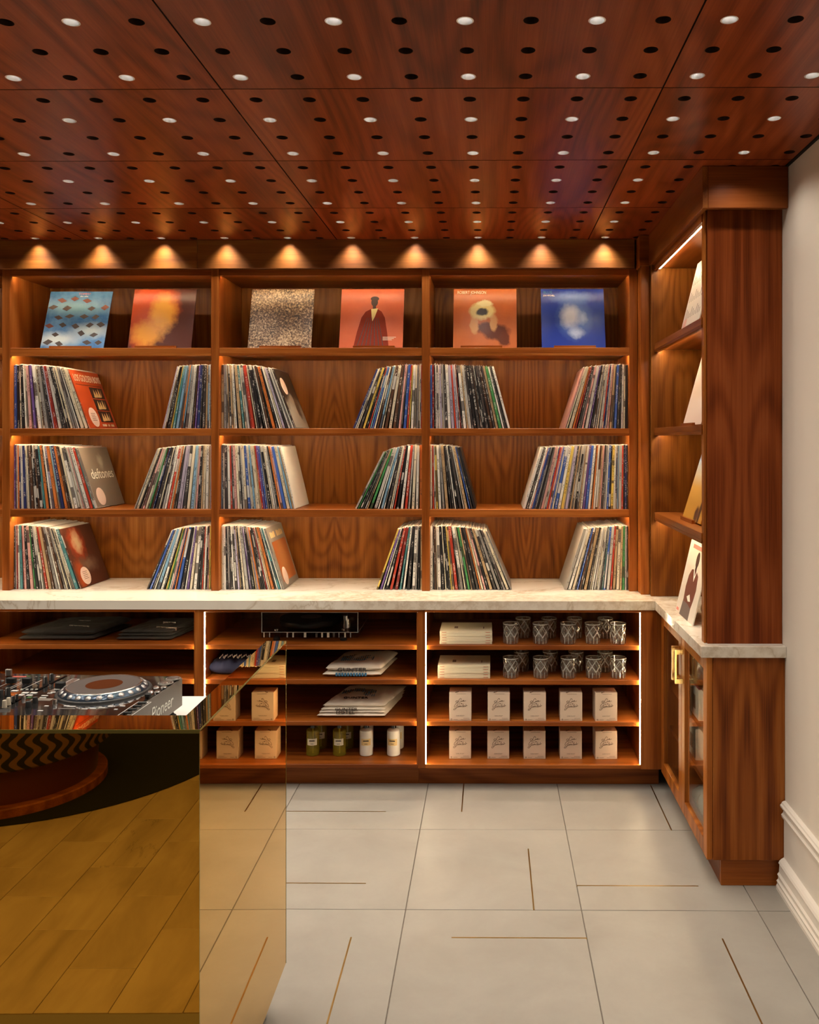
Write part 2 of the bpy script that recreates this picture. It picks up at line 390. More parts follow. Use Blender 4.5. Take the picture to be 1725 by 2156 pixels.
# ceiling: perforated walnut panels hung under a dark void
ceil = struct(MB().box(XL, XR, YF, YB, H_CEIL+.16, H_CEIL+.2).build('ceiling', 'dark_void'), 'walnut ceiling of perforated panels')
PX0, PY0, PW, PL, HS, HR = -.744, 2.3603, 1.22, .61, .1525, .0182
def panel(nx, ny, gx=.0022, gy=.0022, xcut=None, ycut=None):
    mb = MB(); n = 24; th = .016
    for i in range(nx):
        for j in range(ny):
            cx, cy = (i+.5)*HS, (j+.5)*HS
            x0 = i*HS + (gx if i == 0 else 0); x1 = (i+1)*HS - (gx if i == nx-1 else 0)
            y0 = j*HS + (gy if j == 0 else 0); y1 = (j+1)*HS - (gy if j == ny-1 else 0)
            if xcut and i == nx-1: x1 = xcut
            if ycut and j == ny-1: y1 = ycut
            vs = []
            for k in range(n):
                a = 2*PI*(k+.5)/n; ca, sa = math.cos(a), math.sin(a)
                q = 1/max(abs(ca), abs(sa))
                ox = cx + (ca*q*(x1-cx) if ca > 0 else ca*q*(cx-x0)); oy = cy + (sa*q*(y1-cy) if sa > 0 else sa*q*(cy-y0))
                vs += [(ox,oy,0), (cx+HR*ca, cy+HR*sa, 0), (cx+HR*ca, cy+HR*sa, th)]
            fs = []; f2 = []
            for k in range(n):
                b, d = 3*k, 3*((k+1) % n)
                fs.append((b, b+1, d+1, d)); f2.append((b+1, b+2, d+2, d+1))
            for sx, sy, k0 in ((1,1,n//8-1),(-1,1,3*n//8-1),(-1,-1,5*n//8-1),(1,-1,7*n//8-1)):
                p = len(vs); vs.append((x1 if sx > 0 else x0, y1 if sy > 0 else y0, 0)); fs.append((3*k0, 3*((k0+1)%n), p))
            b = len(mb.v); mb.add(vs, fs, 0); 
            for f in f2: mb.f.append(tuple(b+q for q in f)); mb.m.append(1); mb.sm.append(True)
    X = xcut or nx*HS-gx; Y = ycut or ny*HS-gy
    mb.add([(gx,gy,0),(X,gy,0),(X,Y,0),(gx,Y,0),(gx,gy,th),(X,gy,th),(X,Y,th),(gx,Y,th)], [(0,1,5,4),(1,2,6,5),(2,3,7,6),(3,0,4,7)], 1)
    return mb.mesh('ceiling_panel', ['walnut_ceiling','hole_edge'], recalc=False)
pm_full = panel(8, 4)
pm_edge = panel(4, 4, xcut=XR-.012-(PX0+PW))
for i in range(-3, 2):
    for j in range(-9, 3):
        x = PX0 + PW*i; y = PY0 + PL*j
        if x > XL-.8: link('ceiling_panel', pm_edge if i == 1 else pm_full, ceil, (x, y, H_CEIL))
struct(MB().box(XR-.010, XR, YF, 3.05, H_CEIL-.004, H_CEIL+.03).build('gap_shade_strip', 'dark_void'), 'dark strip painted as shadow gap between ceiling and right wall')  # solid dark strip stands in for the shade of the gap

# recessed downlights in every second hole of every second row
dl_me = MB().lathe([(HR+.0022,-.0006),(HR-.0012,-.0012),(HR-.0030,.004),(.0100,.034)], 24).mesh('reflector_cone', 'reflector', recalc=False)
ln_me = MB().disc((0,0,.0335), .0102, 20, up=False).mesh('lens', 'lens', recalc=False)
def lamp(name, watt, cone=136, blend=1.0, soft=.014):
    l = bpy.data.lights.new(name, 'SPOT'); l.energy = watt; l.color = LAMP_COL; l.spot_size = math.radians(cone); l.spot_blend = blend; l.shadow_soft_size = soft
    return l
lamp_near = lamp('downlight_lamp', LAMP_W); lamp_rear = lamp('downlight_lamp_rear', LAMP_W_REAR); lamp_fas = lamp('downlight_lamp_fascia', LAMP_W_FASCIA, 100, 1.0, .024)
LX = [PX0 + HS*.5 + 2*HS*k for k in range(-11, 6)]; LX = [x for x in LX if XL < x < XR-.1]
LY = [4.106 if r == 0 else PY0 + HS*1.5 + 2*HS*(5-r) for r in range(0, 24)]; LY = [y for y in LY if y > YF+.2]
def seen(x, y):
    dx = x*CY + y*SY; dy = -x*SY + y*CY
    if dy < .3: return False
    u = PCX + FPX*dx/dy; v = PCY - FPX*(H_CEIL-CAMZ)/dy
    return -25 < u < 1750 and v > -25
for r, y in enumerate(LY):
    row = sorted([x for x in LX if seen(x, y)], reverse=True)
    for x in LX:
        if x > .72 and y > 3.06: continue
        if seen(x, y):
            lab = 'recessed downlight, %s from right in the %s ceiling row from the bookcase' % (nth(row.index(x)+1), nth(r+1))
            o = thing('recessed_downlight', lab, 'downlight', (x, y, H_CEIL), 0, 'ceiling downlights')
            ld = lamp_near
        else:
            k = round((x - LX[0])/(2*HS)); 
            if y > 1.6: ld = lamp_near if x > -2.9 else None
            else: ld = lamp_rear if (k % 3 == 0 and r % 3 == 0) else None
            if not ld: continue
            o = thing('recessed_downlight', 'recessed downlight in the ceiling outside the picture', 'downlight', (x, y, H_CEIL), 0, 'ceiling downlights outside the picture')
        link('reflector_cone', dl_me, o); link('lens', ln_me, o)
        link('downlight_lamp', lamp_fas if r == 0 else ld, o, (0, 0, -.003))

# ------------------------------------------------------------------ back bookcase
YD, YBK = 4.160, 4.540                     # front edge of the dividers, face of the back panels
DIV = [(-3.41,-3.372), (-2.383,-2.345), (-1.360,-1.322), (-.332,-.294), (.676,.7155)]
ZS = [(2.0122,2.0507), (1.6224,1.658), (1.2264,1.2633)]
BAYN = ['far left', 'left', 'middle', 'right']
for b in range(4):
    x0, x1 = DIV[b][1], DIV[b+1][0]
    cx = (DIV[b][0]+DIV[b+1][1])/2
    t = thing('bookcase_bay', 'walnut wall bookcase bay with four tiers, %s' % ['mostly outside the left picture edge', 'leftmost full bay, above the mixer', 'middle bay with crowd and orange sleeves on top', 'rightmost bay beside the corner pilaster'][b], 'bookcase', (cx, YD, HC), 0, 'wall bookcase bays')
    def L(mb, nm, mat): return mb.build(nm, mat, t)
    ox, oy, oz = cx, YD, HC
    def B(xa, xb, ya, yb, za, zb, c=.0012): return MB().cbox(xa-ox, xb-ox, ya-oy, yb-oy, za-oz, zb-oz, c)
    L(B(DIV[b][0], x0, YD, YBK+.02, HC, 2.434), 'divider', 'walnut_vertical')
    if b == 3: L(B(x1, DIV[4][1], YD, YBK+.02, HC, 2.434), 'divider', 'walnut_vertical')
    L(B(x0, x1, YBK, YBK+.018, HC, 2.5), 'back_panel', 'walnut_back')
    L(B(x0, x1, YD+.002, YD+.030, 2.4022, 2.434), 'header_rail', 'walnut_horizontal')
    L(B(x0, x1, YD+.030, YBK, 2.4080, 2.425), 'top_panel', 'walnut_horizontal')
    for za, zb in ZS:
        s = L(B(x0, x1, YD+.003, YBK, za+.012, zb), 'shelf', 'walnut_horizontal')
        MB().cbox(x0-ox, x1-ox, .003, .021, za-oz, za+.0125-oz, .0008).build('nosing', 'walnut_horizontal', s)
    for z in (2.4080, ZS[0][0]+.012, ZS[1][0]+.012, ZS[2][0]+.012):
        MB().box(x0+.004-ox, x1-.004-ox, .0225, .0325, z-.0045-oz, z-oz).build('led_strip', 'led_up', t)
fas = thing('fascia', 'walnut fascia board above the bookcase lit by scallops of downlight', 'fascia', (-.36, 4.145, 2.434))
MB().cbox(-3.415+.36, -1.424+.36, 0, .03, 0, .139).build('board', 'walnut_fascia', fas)
MB().cbox(-1.4225+.36, .700+.36, 0, .03, 0, .139).build('board', 'walnut_fascia', fas)
pil = thing('corner_pilaster', 'narrow walnut pilaster with block cap in the corner of the shelves', 'pilaster', (.738, 4.072, HC))
MB().cbox(-.021, .022, 0, .088, 0, 1.56).build('shaft', 'walnut_vertical', pil)
MB().cbox(-.030, .016, -.012, .10, 1.56, 1.7055).build('block_cap', 'walnut_horizontal', pil)

# ------------------------------------------------------------------ side bookcase on the right wall
XS, YE, YW = .765, 3.098, 4.027            # front plane, near end, far inner wall
t = thing('side_bookcase', 'walnut side bookcase on the right wall showing its tall end panel', 'bookcase', (.91, 3.5, HC))
def B(xa, xb, ya, yb, za, zb, c=.0012): return MB().cbox(xa-.91, xb-.91, ya-3.5, yb-3.5, za-HC, zb-HC, c)
B(.7855, XR-.001, YE, YE+.022, HC, 2.434).build('end_panel', 'walnut_end', t)
B(.7755, .7852, YE+.010, YE+.045, HC, 2.434).build('face_stile', 'walnut_light', t)
B(.7852, XR-.001, YE+.022, YE+.030, HC, 2.434).build('inner_lining', 'walnut_vertical', t)
B(.7565, XR-.001, YW, YW+.02, HC, 2.434).build('far_panel', 'walnut_back', t)
B(1.035, XR-.001, YE+.03, YW, HC, 2.434).build('back_panel', 'walnut_back', t)
for za, zb in ZS:
    s = B(XS+.006, 1.035, YE+.03, YW, za+.012, zb).build('shelf', 'walnut_rail', t)
    B(XS+.006, XS+.026, YE+.03, YW, za, za+.0125).build('nosing', 'walnut_rail', s)
    B(XS+.0285, XS+.0385, YE+.05, YW-.01, za+.0075, za+.0120, .0005).build('led_strip', 'led_side', t)
B(XS+.006, XS+.022, YE+.03, YW, 2.398, 2.434).build('header_rail', 'walnut_rail', t)
B(XS+.022, 1.035, YE+.03, YW, 2.408, 2.425).build('top_panel', 'walnut_rail', t)
MB().cbox(.7870-.91, .7945-.91, YE+.03-3.5, YW-.03-3.5, 2.3995-HC, 2.408-HC, .0005).build('led_strip', 'led_side', t)
B(.7525, .772, 3.036, 4.06, 2.424, H_CEIL-.001).build('fascia_board', 'walnut_rail', t)
B(.7722, XR-.001, 3.036, 3.056, 2.424, H_CEIL-.001).build('crown_board', 'walnut_crown', t)
B(.772, XR-.001, 3.056, 4.06, 2.434, 2.45).build('roof_panel', 'walnut_rail', t)

# ------------------------------------------------------------------ counters
t = thing('quartz_counter', 'white quartz counter with tan veins turning the corner under the shelves', 'counter', (-.6, 4.2, .8265))
MB().prism_y([(-2.815,0),(1.3485,0),(1.3485,.0405),(-2.815,.0405)], -.2965, .36).build('slab', 'quartz', t)
MB().cbox(.7525+.6, XR-.0005+.6, 3.0555-4.2, 3.9032-4.2, 0, .0405, .0012).build('slab', 'quartz', t)
MB().box(1.3487, XR-.0005+.6, -.2964, .36, 0, .0405).build('slab', 'quartz', t)

# base cabinets
YBF, YBB = 3.912, 4.50
BD = [(-3.40,-3.36), (-2.378,-2.338), (-1.3535,-1.312), (-.332,-.2957), (.688,.7855)]
BS = [(.6389,.6596), (.4794,.5011), (.2894,.309)]
for b in range(0, 4):
    x0, x1 = BD[b][1], BD[b+1][0]
    lab = ['further left, hidden past the picture edge', 'behind the disc jockey booth, holding dark folded shirts', 'in the middle, holding turntable, shirts and bottles', 'on the right, holding tumblers and coffee boxes'][b]
    t = thing('base_cabinet', 'open walnut base cabinet ' + lab, 'cabinet', ((x0+x1)/2, YBF, .0), 0, 'open base cabinets')
    ox = (x0+x1)/2
    def B(xa, xb, ya, yb, za, zb, c=.0012): return MB().cbox(xa-ox, xb-ox, ya-YBF, yb-YBF, za, zb, c)
    B(BD[b][0], x0, YBF, YBB+.02, .1006, .8262).build('side_panel', 'walnut_vertical', t)
    if b == 3: B(x1, BD[4][1], YBF, YBB+.02, .098, .8262).build('filler_panel', 'walnut_vertical', t)
    B(x0, x1, YBB, YBB+.018, .1006, .8262).build('back_panel', 'walnut_base_back_shaded', t)
    B(x0, x1, YBF+.001, YBF+.02, .8135, .8262).build('top_rail', 'walnut_horizontal', t)
    B(x0, x1, YBF+.0, YBB, .1006, .1179).build('bottom_panel', 'walnut_horizontal', t)
    for za, zb in BS: B(x0, x1, YBF+.015, YBB, za, zb).build('shelf', 'walnut_horizontal', t)
    for xa, s in ((x0, 1), (x1, -1)):
        pr, ya = (.0035, .0045) if (s > 0 or b == 3) else (.0012, .0055)
        if not (s > 0 or b == 3): MB().box(xa-.004-ox, xa-ox, .0006, .0050, .119, .812).build('added_light_lip', 'walnut_vertical', t)  # lip added to hide the bright front of the strip
        MB().box(min(xa,xa+s*pr)-ox, max(xa,xa+s*pr)-ox, ya, ya+.006, .119, .812).build('led_strip', 'led_base', t)
    B(BD[b][0], (BD[b+1][1] if b == 3 else BD[b+1][0]-.0004), 3.990, 4.01, 0, .1004).build('plinth', 'walnut_horizontal', t)

# glazed corner cabinet on the right
t = thing('glazed_cabinet', 'walnut side cabinet with two glass doors and brass pulls', 'cabinet', (.92, 3.48, 0))
def B(xa, xb, ya, yb, za, zb, c=.0012): return MB().cbox(xa-.92, xb-.92, ya-3.48, yb-3.48, za, zb, c)
B(.7985, XR-.0006, 3.070, 3.090, .0985, .826).build('end_panel', 'walnut_end_low', t)
B(.7985, XR-.02, 3.092, 3.89, .0985, .118).build('bottom_panel', 'walnut_rail', t)
B(XR-.05, XR-.04, 3.092, 3.89, .118, .826).build('back_panel', 'walnut_back', t)
B(.80, XR-.05, 3.889, 3.905, .118, .826).build('far_panel', 'walnut_vertical', t)
B(.831, XR-.0006, 3.086, 3.106, 0, .098).build('plinth', 'walnut_horizontal', t)
B(.831, .85, 3.1065, 3.99, 0, .098).build('plinth', 'walnut_rail', t)
for za, zb in BS: B(.815, XR-.05, 3.092, 3.888, za, zb).build('shelf', 'walnut_rail', t)
MB().box(.803-.92, .813-.92, 3.0905-3.48, 3.0925-3.48, .13, .81).build('led_strip', 'led_base', t)
for ya, yb, hy in ((3.0735, 3.4785, 3.452), (3.4815, 3.8875, 3.508)):
    d = link('door', None, t, (.777-.92, ya-3.48, 0)); wd = yb-ya
    fw = .052
    for p in ((0, fw, .0985, .823), (wd-fw, wd, .0985, .823)): MB().cbox(0, .0205, p[0], p[1], p[2], p[3]).build('door_stile', 'walnut_light', d)
    for p in ((.0985, .155), (.771, .823)): MB().cbox(.0002, .0203, fw, wd-fw, p[0], p[1]).build('door_rail', 'walnut_light', d)
    MB().box(.010, .014, fw-.005, wd-fw+.005, .150, .776).build('glass_pane', 'pane', d)
    h = hy-ya
    MB().cbox(-.034, -.026, h-.007, h+.007, .622, .760, .001).cbox(-.026, 0, h-.007, h+.007, .622, .642, .001).cbox(-.026, 0, h-.007, h+.007, .740, .760, .001).build('pull_handle', 'brass', d)
for k, (y, z, hh) in enumerate(((3.40, .5013, .122), (3.50, .3092, .126))):
    o = thing('carton', ['white carton with red top on upper shelf behind right glass door', 'plain white carton on lower shelf behind right glass door'][k], 'box', (.853+.012*k, y+.03, z))
    MB().cbox(-.036, .035, -.07, .07, 0, hh, .0008).build('carton_body', 'box_white', o)
    MB().cbox(-.0355, .0345, -.0695, .0695, hh, hh+.001, .0003).build('carton_lid', 'box_red' if k == 0 else 'box_white', o)
    MB().box(-.0366, -.0361, -.02, .02, hh*.25, hh*.7).build('carton_print', 'ink_soft', o)

# ------------------------------------------------------------------ records
PAL = [('white',(.78,.74,.68),17),('cream',(.70,.61,.46),14),('pale grey',(.52,.49,.46),9),('grey',(.28,.26,.25),7),('black',(.022,.020,.022),17),('charcoal',(.06,.052,.052),10),
       ('dark brown',(.10,.05,.03),6),('tan',(.50,.34,.19),6),('red',(.50,.055,.03),6),('dark red',(.26,.03,.025),4),('orange',(.66,.20,.05),4),('pink',(.66,.36,.33),4),
       ('yellow',(.68,.50,.11),4),('blue',(.06,.13,.46),3),('light blue',(.24,.42,.60),2),('navy',(.03,.04,.14),3),('green',(.07,.28,.09),2),('teal',(.08,.25,.27),2),('purple',(.16,.09,.30),2),('lavender',(.46,.40,.52),3)]
PALW = [p[2] for p in PAL]
RH, RD, RY = .313, .312, 4.196
def rec_geo(tk, h, side):
    """cover box, paper top and a clear sleeve lip; side -1: leans left, +1: leans right"""
    x0, x1 = (0, tk) if side < 0 else (-tk, 0)
    vs = [(x0,0,0),(x1,0,0),(x1,RD,0),(x0,RD,0),(x0,0,h),(x1,0,h),(x1,RD,h),(x0,RD,h)]
    fs = [(0,3,2,1),(4,5,6,7),(0,1,5,4),(1,2,6,5),(2,3,7,6),(3,0,4,7)]; ms = [0,1,0,0,0,0]
    xm = (x0+x1)/2 + tk*.2*RND.uniform(-1,1); e = RND.uniform(.002,.006); b = len(vs)
    vs += [(xm-.0006,.002,h),(xm+.0006,.002,h),(xm+.0006,RD-.003,h),(xm-.0006,RD-.003,h),(xm-.0006,.002,h+e),(xm+.0006,.002,h+e),(xm+.0006,RD-.003,h+e),(xm-.0006,RD-.003,h+e)]
    fs += [tuple(b+i for i in f) for f in ((4,5,6,7),(0,1,5,4),(1,2,6,5),(2,3,7,6),(3,0,4,7))]; ms += [2]*5
    uvs = []
    for f in fs:
        for i in f: uvs.append(((vs[i][0]-x0)/tk, vs[i][2]/RH) if f[0] == 0 and f[1] == 1 else (.0, vs[i][2]/RH*.3+vs[i][1]))
    return vs, fs, ms, uvs
def px2x(px, y=RY):
    u = (px-PCX)/FPX; dx, dy = u*CY - SY, u*SY + CY
    return dx/dy*y
ROWN = ['second', 'third', 'lowest']
GROUPS = []     # (bay, row, side, X start, X end, lean)
GP = {(1,0,-1):(25,190.7,21), (1,0,1):(333,442.7,14), (2,0,-1):(464.5,626.7,22), (2,0,1):(737,887,23), (3,0,-1):(907,1077,15.5), (3,0,1):(1186,1324.6,18.5),
      (1,1,-1):(26.7,208,19), (1,1,1):(272,441.5,22), (2,1,-1):(464.5,625,14), (2,1,1):(746.6,887,27), (3,1,-1):(907,1006,16), (3,1,1):(1103.6,1324.6,17),
      (1,2,-1):(26,170.7,20.5), (1,2,1):(298.7,441.5,24), (2,2,-1):(464,602,18.5), (2,2,1):(787,887,21), (3,2,-1):(906.5,1080,24), (3,2,1):(1186,1324.6,19)}
ZR = [ZS[1][1], ZS[2][1], HC]
RECS = []
for (b, r, s), (pa, pb, lean) in GP.items():
    xa, xb = px2x(pa), px2x(pb); wall = DIV[b][1]+.0012 if s < 0 else DIV[b+1][0]-.0012
    xa, xb = (max(xa, wall), xb) if s < 0 else (xa, min(xb, wall))
    th = math.radians(lean); span = (xb-xa) - RH*math.sin(th)
    d = .0; lst = []
    last_c = -1
    while d < span - .003:
        tk = RND.choice((.0036,.0042,.005,.006,.007,.008,.0095,.011,.0125)); ci = RND.choices(range(len(PAL)), PALW)[0]
        if ci == last_c and RND.random() < .7: ci = RND.choices(range(len(PAL)), PALW)[0]
        last_c = ci
        f = min(1, (d / span)) ** 1.15; a = th * f
        lst.append([d + RH*math.sin(a), a, tk, ci]); d += (tk + .0006)/math.cos(a)
    n = len(lst)
    for k, (off, a, tk, ci) in enumerate(lst):
        x = (wall + off) if s < 0 else (wall - off)
        pos = k+1 if s < 0 else n-k          # counted from the left
        RECS.append(dict(b=b, r=r, s=s, x=x, a=a, t=tk, c=ci, pos=pos, last=(k == n-1), y=RY+RND.uniform(-.002,.004), h=RH+RND.uniform(-.003,.001)))
COVER = {(1,0,-1), (2,0,-1), (1,1,-1), (1,2,-1), (2,2,-1), (3,2,1)}
for q in RECS: q['key'] = (1 if (q['last'] and (q['b'],q['r'],q['s']) in COVER) else 0, q['t'] + RND.random()*1e-5)
RECS.sort(key=lambda q: q['key'], reverse=True)
FACE_REC = {}
BIG, REST = RECS[:300], RECS[300:]
for q in BIG:
    sp = (q['b'],q['r'],q['s'])
    cover = q['key'][0]
    col = PAL[q['c']][1]; cn = PAL[q['c']][0]
    if cover:
        cn, col = {(1,0,-1):('red',(.52,.075,.02)), (2,0,-1):('dark brown',(.06,.04,.03)), (1,1,-1):('taupe grey',(.24,.19,.155)), (1,2,-1):('dark maroon',(.10,.035,.02)), (2,2,-1):('grey',(.26,.23,.20)), (3,2,1):('pale grey',(.40,.37,.33))}[sp]
    vs, fs, ms, uvs = rec_geo(q['t'], q['h'], q['s'])
    me = bpy.data.meshes.new('record_sleeve'); me.from_pydata(vs, [], fs)
    for m in ('spine','paper_edge','sleeve_plastic'): me.materials.append(M[m])
    me.polygons.foreach_set('material_index', ms); uvl = me.uv_layers.new(name='UVMap')
    for i, p in enumerate(uvs): uvl.data[i].uv = p
    o = link('record_sleeve', me, None, (q['x'], q['y'], ZR[q['r']]+.0002), (0, q['s']*q['a'], 0))
    j = RND.uniform(.85, 1.15); o.color = tuple(min(1, c*j) for c in col) + (1,)
    tag(o, '%s record sleeve, %s from left in %s group on %s shelf of %s bay' % (cn, nth(q['pos']), 'left' if q['s'] < 0 else 'right', ROWN[q['r']], BAYN[q['b']]), 'record', 'records on the wall bookcase')
    if cover: FACE_REC[sp] = (o, q)
V, F, MS, UV, CO, RN = [], [], [], [], [], []
for q in REST:
    vs, fs, ms, uvs = rec_geo(q['t'], q['h'], q['s'])
    mt = Matrix.Translation((q['x'], q['y'], ZR[q['r']]+.0002)) @ Matrix.Rotation(q['s']*q['a'], 4, 'Y')
    b = len(V); V += [tuple(mt @ Vector(p)) for p in vs]; F += [tuple(b+i for i in f) for f in fs]; MS += ms; UV += uvs
    j = RND.uniform(.85, 1.15); c = tuple(min(1, k*j) for k in PAL[q['c']][1]); rn = RND.random()
    for f in fs: CO.append(c); RN.append(rn)
me = bpy.data.meshes.new('thin_record_sleeves'); me.from_pydata(V, [], F)
for m in ('spine_stuff','paper_edge','sleeve_plastic'): me.materials.append(M[m])
me.polygons.foreach_set('material_index', MS); uvl = me.uv_layers.new(name='UVMap')
uvl.data.foreach_set('uv', [k for p in UV for k in p])
at = me.attributes.new('Col', 'FLOAT_COLOR', 'FACE'); at.data.foreach_set('color', [k for c in CO for k in c+(1,)])
at = me.attributes.new('rnd', 'FLOAT', 'FACE'); at.data.foreach_set('value', RN)
o = tag(link('thin_record_sleeves', me), 'many thin record sleeves packed between the wider spines on the bookcase', 'records'); o['kind'] = 'stuff'

# printed sleeves: soft colour shapes in sleeve coordinates (0..1 across, 0..1 up)
def art(name, base, blobs, across='x', warp=.05, base2=None, mott=0, rough=.3, grad=None):
    t = NT(name); tc = t.n('ShaderNodeTexCoord').outputs['Object']; sp = t.n('ShaderNodeSeparateXYZ'); t.l(tc, sp.inputs[0])
    u = t.math('DIVIDE', sp.outputs[0 if across == 'x' else 1], .315); v = t.math('DIVIDE', sp.outputs[2], .315)
    n1 = t.math('MULTIPLY', t.math('SUBTRACT', t.noise(tc, 22, 4, .6), .5), warp*2)
    n2 = t.math('MULTIPLY', t.math('SUBTRACT', t.noise(t.scaled(tc, (-1.3,1.3,1.3)), 25, 4, .6), .5), warp*2)
    uu, vv = t.math('ADD', u, n1), t.math('ADD', v, n2)
    c = base
    if base2: c = t.mix(t.ramp(t.noise(tc, mott or 14, 5, .65), [(.38,(0,0,0)),(.62,(1,1,1))]), base, base2)
    if grad: c = t.ramp(v, grad)
    for bx, bz, rx, rz, colr, soft in blobs:
        dx = t.math('DIVIDE', t.math('SUBTRACT', uu, bx), rx); dz = t.math('DIVIDE', t.math('SUBTRACT', vv, bz), rz)
        d = t.math('SQRT', t.math('ADD', t.math('MULTIPLY', dx, dx), t.math('MULTIPLY', dz, dz)))
        f = t.ramp(t.math('MULTIPLY', d, .5), [(max(0,.5*(1-soft)),(1,1,1)), (min(1,.5*(1+soft)),(0,0,0))])
        c = t.mix(f, c, colr)
    t.col(c); t.b.inputs['Roughness'].default_value = rough; t.b.inputs['Specular IOR Level'].default_value = .3
art('art_sky', (.025,.13,.36), [(.25,.15,.30,.10,(.55,.62,.62),.6),(.75,.30,.25,.10,(.48,.58,.60),.7),(.45,.70,.35,.12,(.16,.38,.52),.7)], base2=(.11,.27,.50), mott=9)
art('art_flame', (.085,.018,.010), [(.30,.70,.42,.40,(.58,.075,.012),.25),(.20,.35,.20,.40,(.50,.07,.012),.3),(.50,.58,.20,.30,(.72,.34,.04),.35),(.28,.24,.22,.20,(.70,.30,.04),.4)], warp=.10)
t = NT('art_crowd'); tc = t.n('ShaderNodeTexCoord').outputs['Object']
nz = t.noise(tc, 105, 4, .7, .6); n2 = t.noise(tc, 9, 2)
c = t.ramp(t.math('ADD', nz, t.math('MULTIPLY', t.math('SUBTRACT', n2, .5), .25)), [(.42,(.035,.016,.010)),(.52,(.25,.14,.07)),(.60,(.58,.42,.26))]); t.col(c); t.b.inputs['Roughness'].default_value = .35
art('art_orange', (.56,.115,.045), [], base2=(.60,.135,.055), mott=5)
art('art_rust', (.42,.105,.022), [(.68,.26,.20,.13,(.11,.022,.008),.2),(.80,.14,.09,.12,(.12,.025,.008),.2),(.52,.33,.17,.09,(.11,.022,.008),.25),(.33,.40,.07,.16,(.55,.28,.10),.2),(.64,.42,.06,.14,(.55,.28,.10),.2),(.45,.62,.20,.14,(.66,.55,.24),.15),(.50,.75,.12,.05,(.72,.66,.38),.2),(.45,.60,.085,.065,(.02,.012,.01),.2)], base2=(.47,.125,.030), mott=7, warp=.05)
art('art_blue', (.006,.030,.30), [(.52,.50,.20,.26,(.10,.20,.55),.6),(.46,.52,.13,.17,(.52,.58,.72),.5),(.55,.25,.10,.07,(.40,.48,.68),.6),(.50,.84,.24,.08,(.10,.20,.55),.7),(.66,.50,.05,.08,(.30,.40,.66),.7)], warp=.06)
art('art_white', (.72,.65,.58), []); art('art_blush', (.74,.60,.54), [(.88,.55,.26,.34,(.80,.74,.68),.12),(.90,.57,.17,.25,(.55,.36,.20),.3)], warp=.03)
art('art_sunset', (.5,.3,.1), [(.80,.25,.055,.40,(.06,.025,.015),.2),(.66,.10,.10,.10,(.08,.03,.015),.3)], grad=[(.0,(.50,.24,.03)),(.45,(.55,.30,.07)),(.62,(.52,.46,.36)),(.95,(.07,.22,.52))], warp=.03)
art('art_mono', (.03,.022,.018), [(.5,.10,.7,.36,(.50,.45,.37),.3),(.45,.50,.14,.10,(.40,.33,.26),.4),(.70,.34,.12,.14,(.10,.06,.04),.3)], across='y', warp=.10)
art('art_taupe', (.22,.175,.14), [(.6,.74,.08,.10,(.42,.37,.30),.5)], across='y', warp=.08)
art('art_ember', (.085,.028,.018), [(.35,.72,.22,.24,(.36,.05,.018),.4),(.36,.74,.12,.16,(.50,.34,.20),.5),(.5,.35,.25,.10,(.18,.10,.07),.6),(.15,.2,.12,.2,(.40,.07,.02),.5)], across='y', warp=.10)
art('art_brick', (.42,.12,.035), [(.5,.5,.25,.3,(.50,.20,.07),.5)], across='y', warp=.1)
flat('print_red', (.55,.08,.03), .4); flat('print_dark', (.05,.03,.025), .4); flat('print_robe', (.22,.03,.014), .6, spec=.12); flat('print_rose', (.72,.20,.17), .4); flat('print_coffee', (.16,.045,.030), .45); flat('skin_dark', (.06,.025,.016), .5); flat('print_slate', (.15,.11,.10), .5)
def ell(cx, cz, rx, rz, n=20): return [(cx+rx*math.cos(2*PI*k/n), cz+rz*math.sin(2*PI*k/n)) for k in range(n)]
def rect(x0, x1, z0, z1): return [(x0,z0),(x1,z0),(x1,z1),(x0,z1)]
def on_face(o, q, poly, mat, name='cover_print', lift=.0004, low=0.0):
    x = q['t'] if q['s'] < 0 else -q['t']; sg = 1 if q['s'] < 0 else -1
    return MB().prism_x(poly, x+sg*low, x+sg*lift).build(name, mat, o)
ROTF = (PI/2, 0, PI/2)
o, q = FACE_REC[(1,0,-1)]; X = q['t']+.0006
lettering('LOS GOLDEN BOYS', .052, 'label_cream', o, (X, .165, .268), ROTF, sx=.62)
on_face(o, q, rect(.02,.295,.232,.235), 'print_dark')
for z in (.165,.100,.035):
    on_face(o, q, rect(.150,.292,z,z+.060), 'print_dark'); on_face(o, q, [(.175+.013*k, z+.008+(.04 if k % 2 else 0)+.004*(k % 3)) for k in range(8)]+[(.262,z+.012),(.18,z+.004)], 'label_tan', lift=.0007, low=.0004)
on_face(o, q, ell(.085,.060,.045,.052), 'sticker', 'sticker', .0008); [on_face(o, q, rect(.062,.108-.006*(k%2),.078-.009*k,.081-.009*k), 'ink_soft', 'fine_print', .0011, .0008) for k in range(5)]
[on_face(o, q, rect(.150+.012*k,.159+.012*k,.012,.024), 'label_cream', 'fine_print') for k in range(11) if k not in (4,7)]
o, q = FACE_REC[(2,0,-1)]; X = q['t']+.0009
on_face(o, q, rect(.002,.310,.002,.309), 'art_mono'); on_face(o, q, ell(.085,.225,.05,.045), 'sticker', 'sticker', .0009)
o, q = FACE_REC[(1,1,-1)]; X = q['t']+.0009
on_face(o, q, rect(.002,.310,.002,.309), 'art_taupe'); on_face(o, q, ell(.075,.055,.045,.046), 'sticker', 'sticker', .0009)
lettering('deftones', .075, 'print_white', o, (X, .165, .170), ROTF, sx=.95)
o, q = FACE_REC[(1,2,-1)]
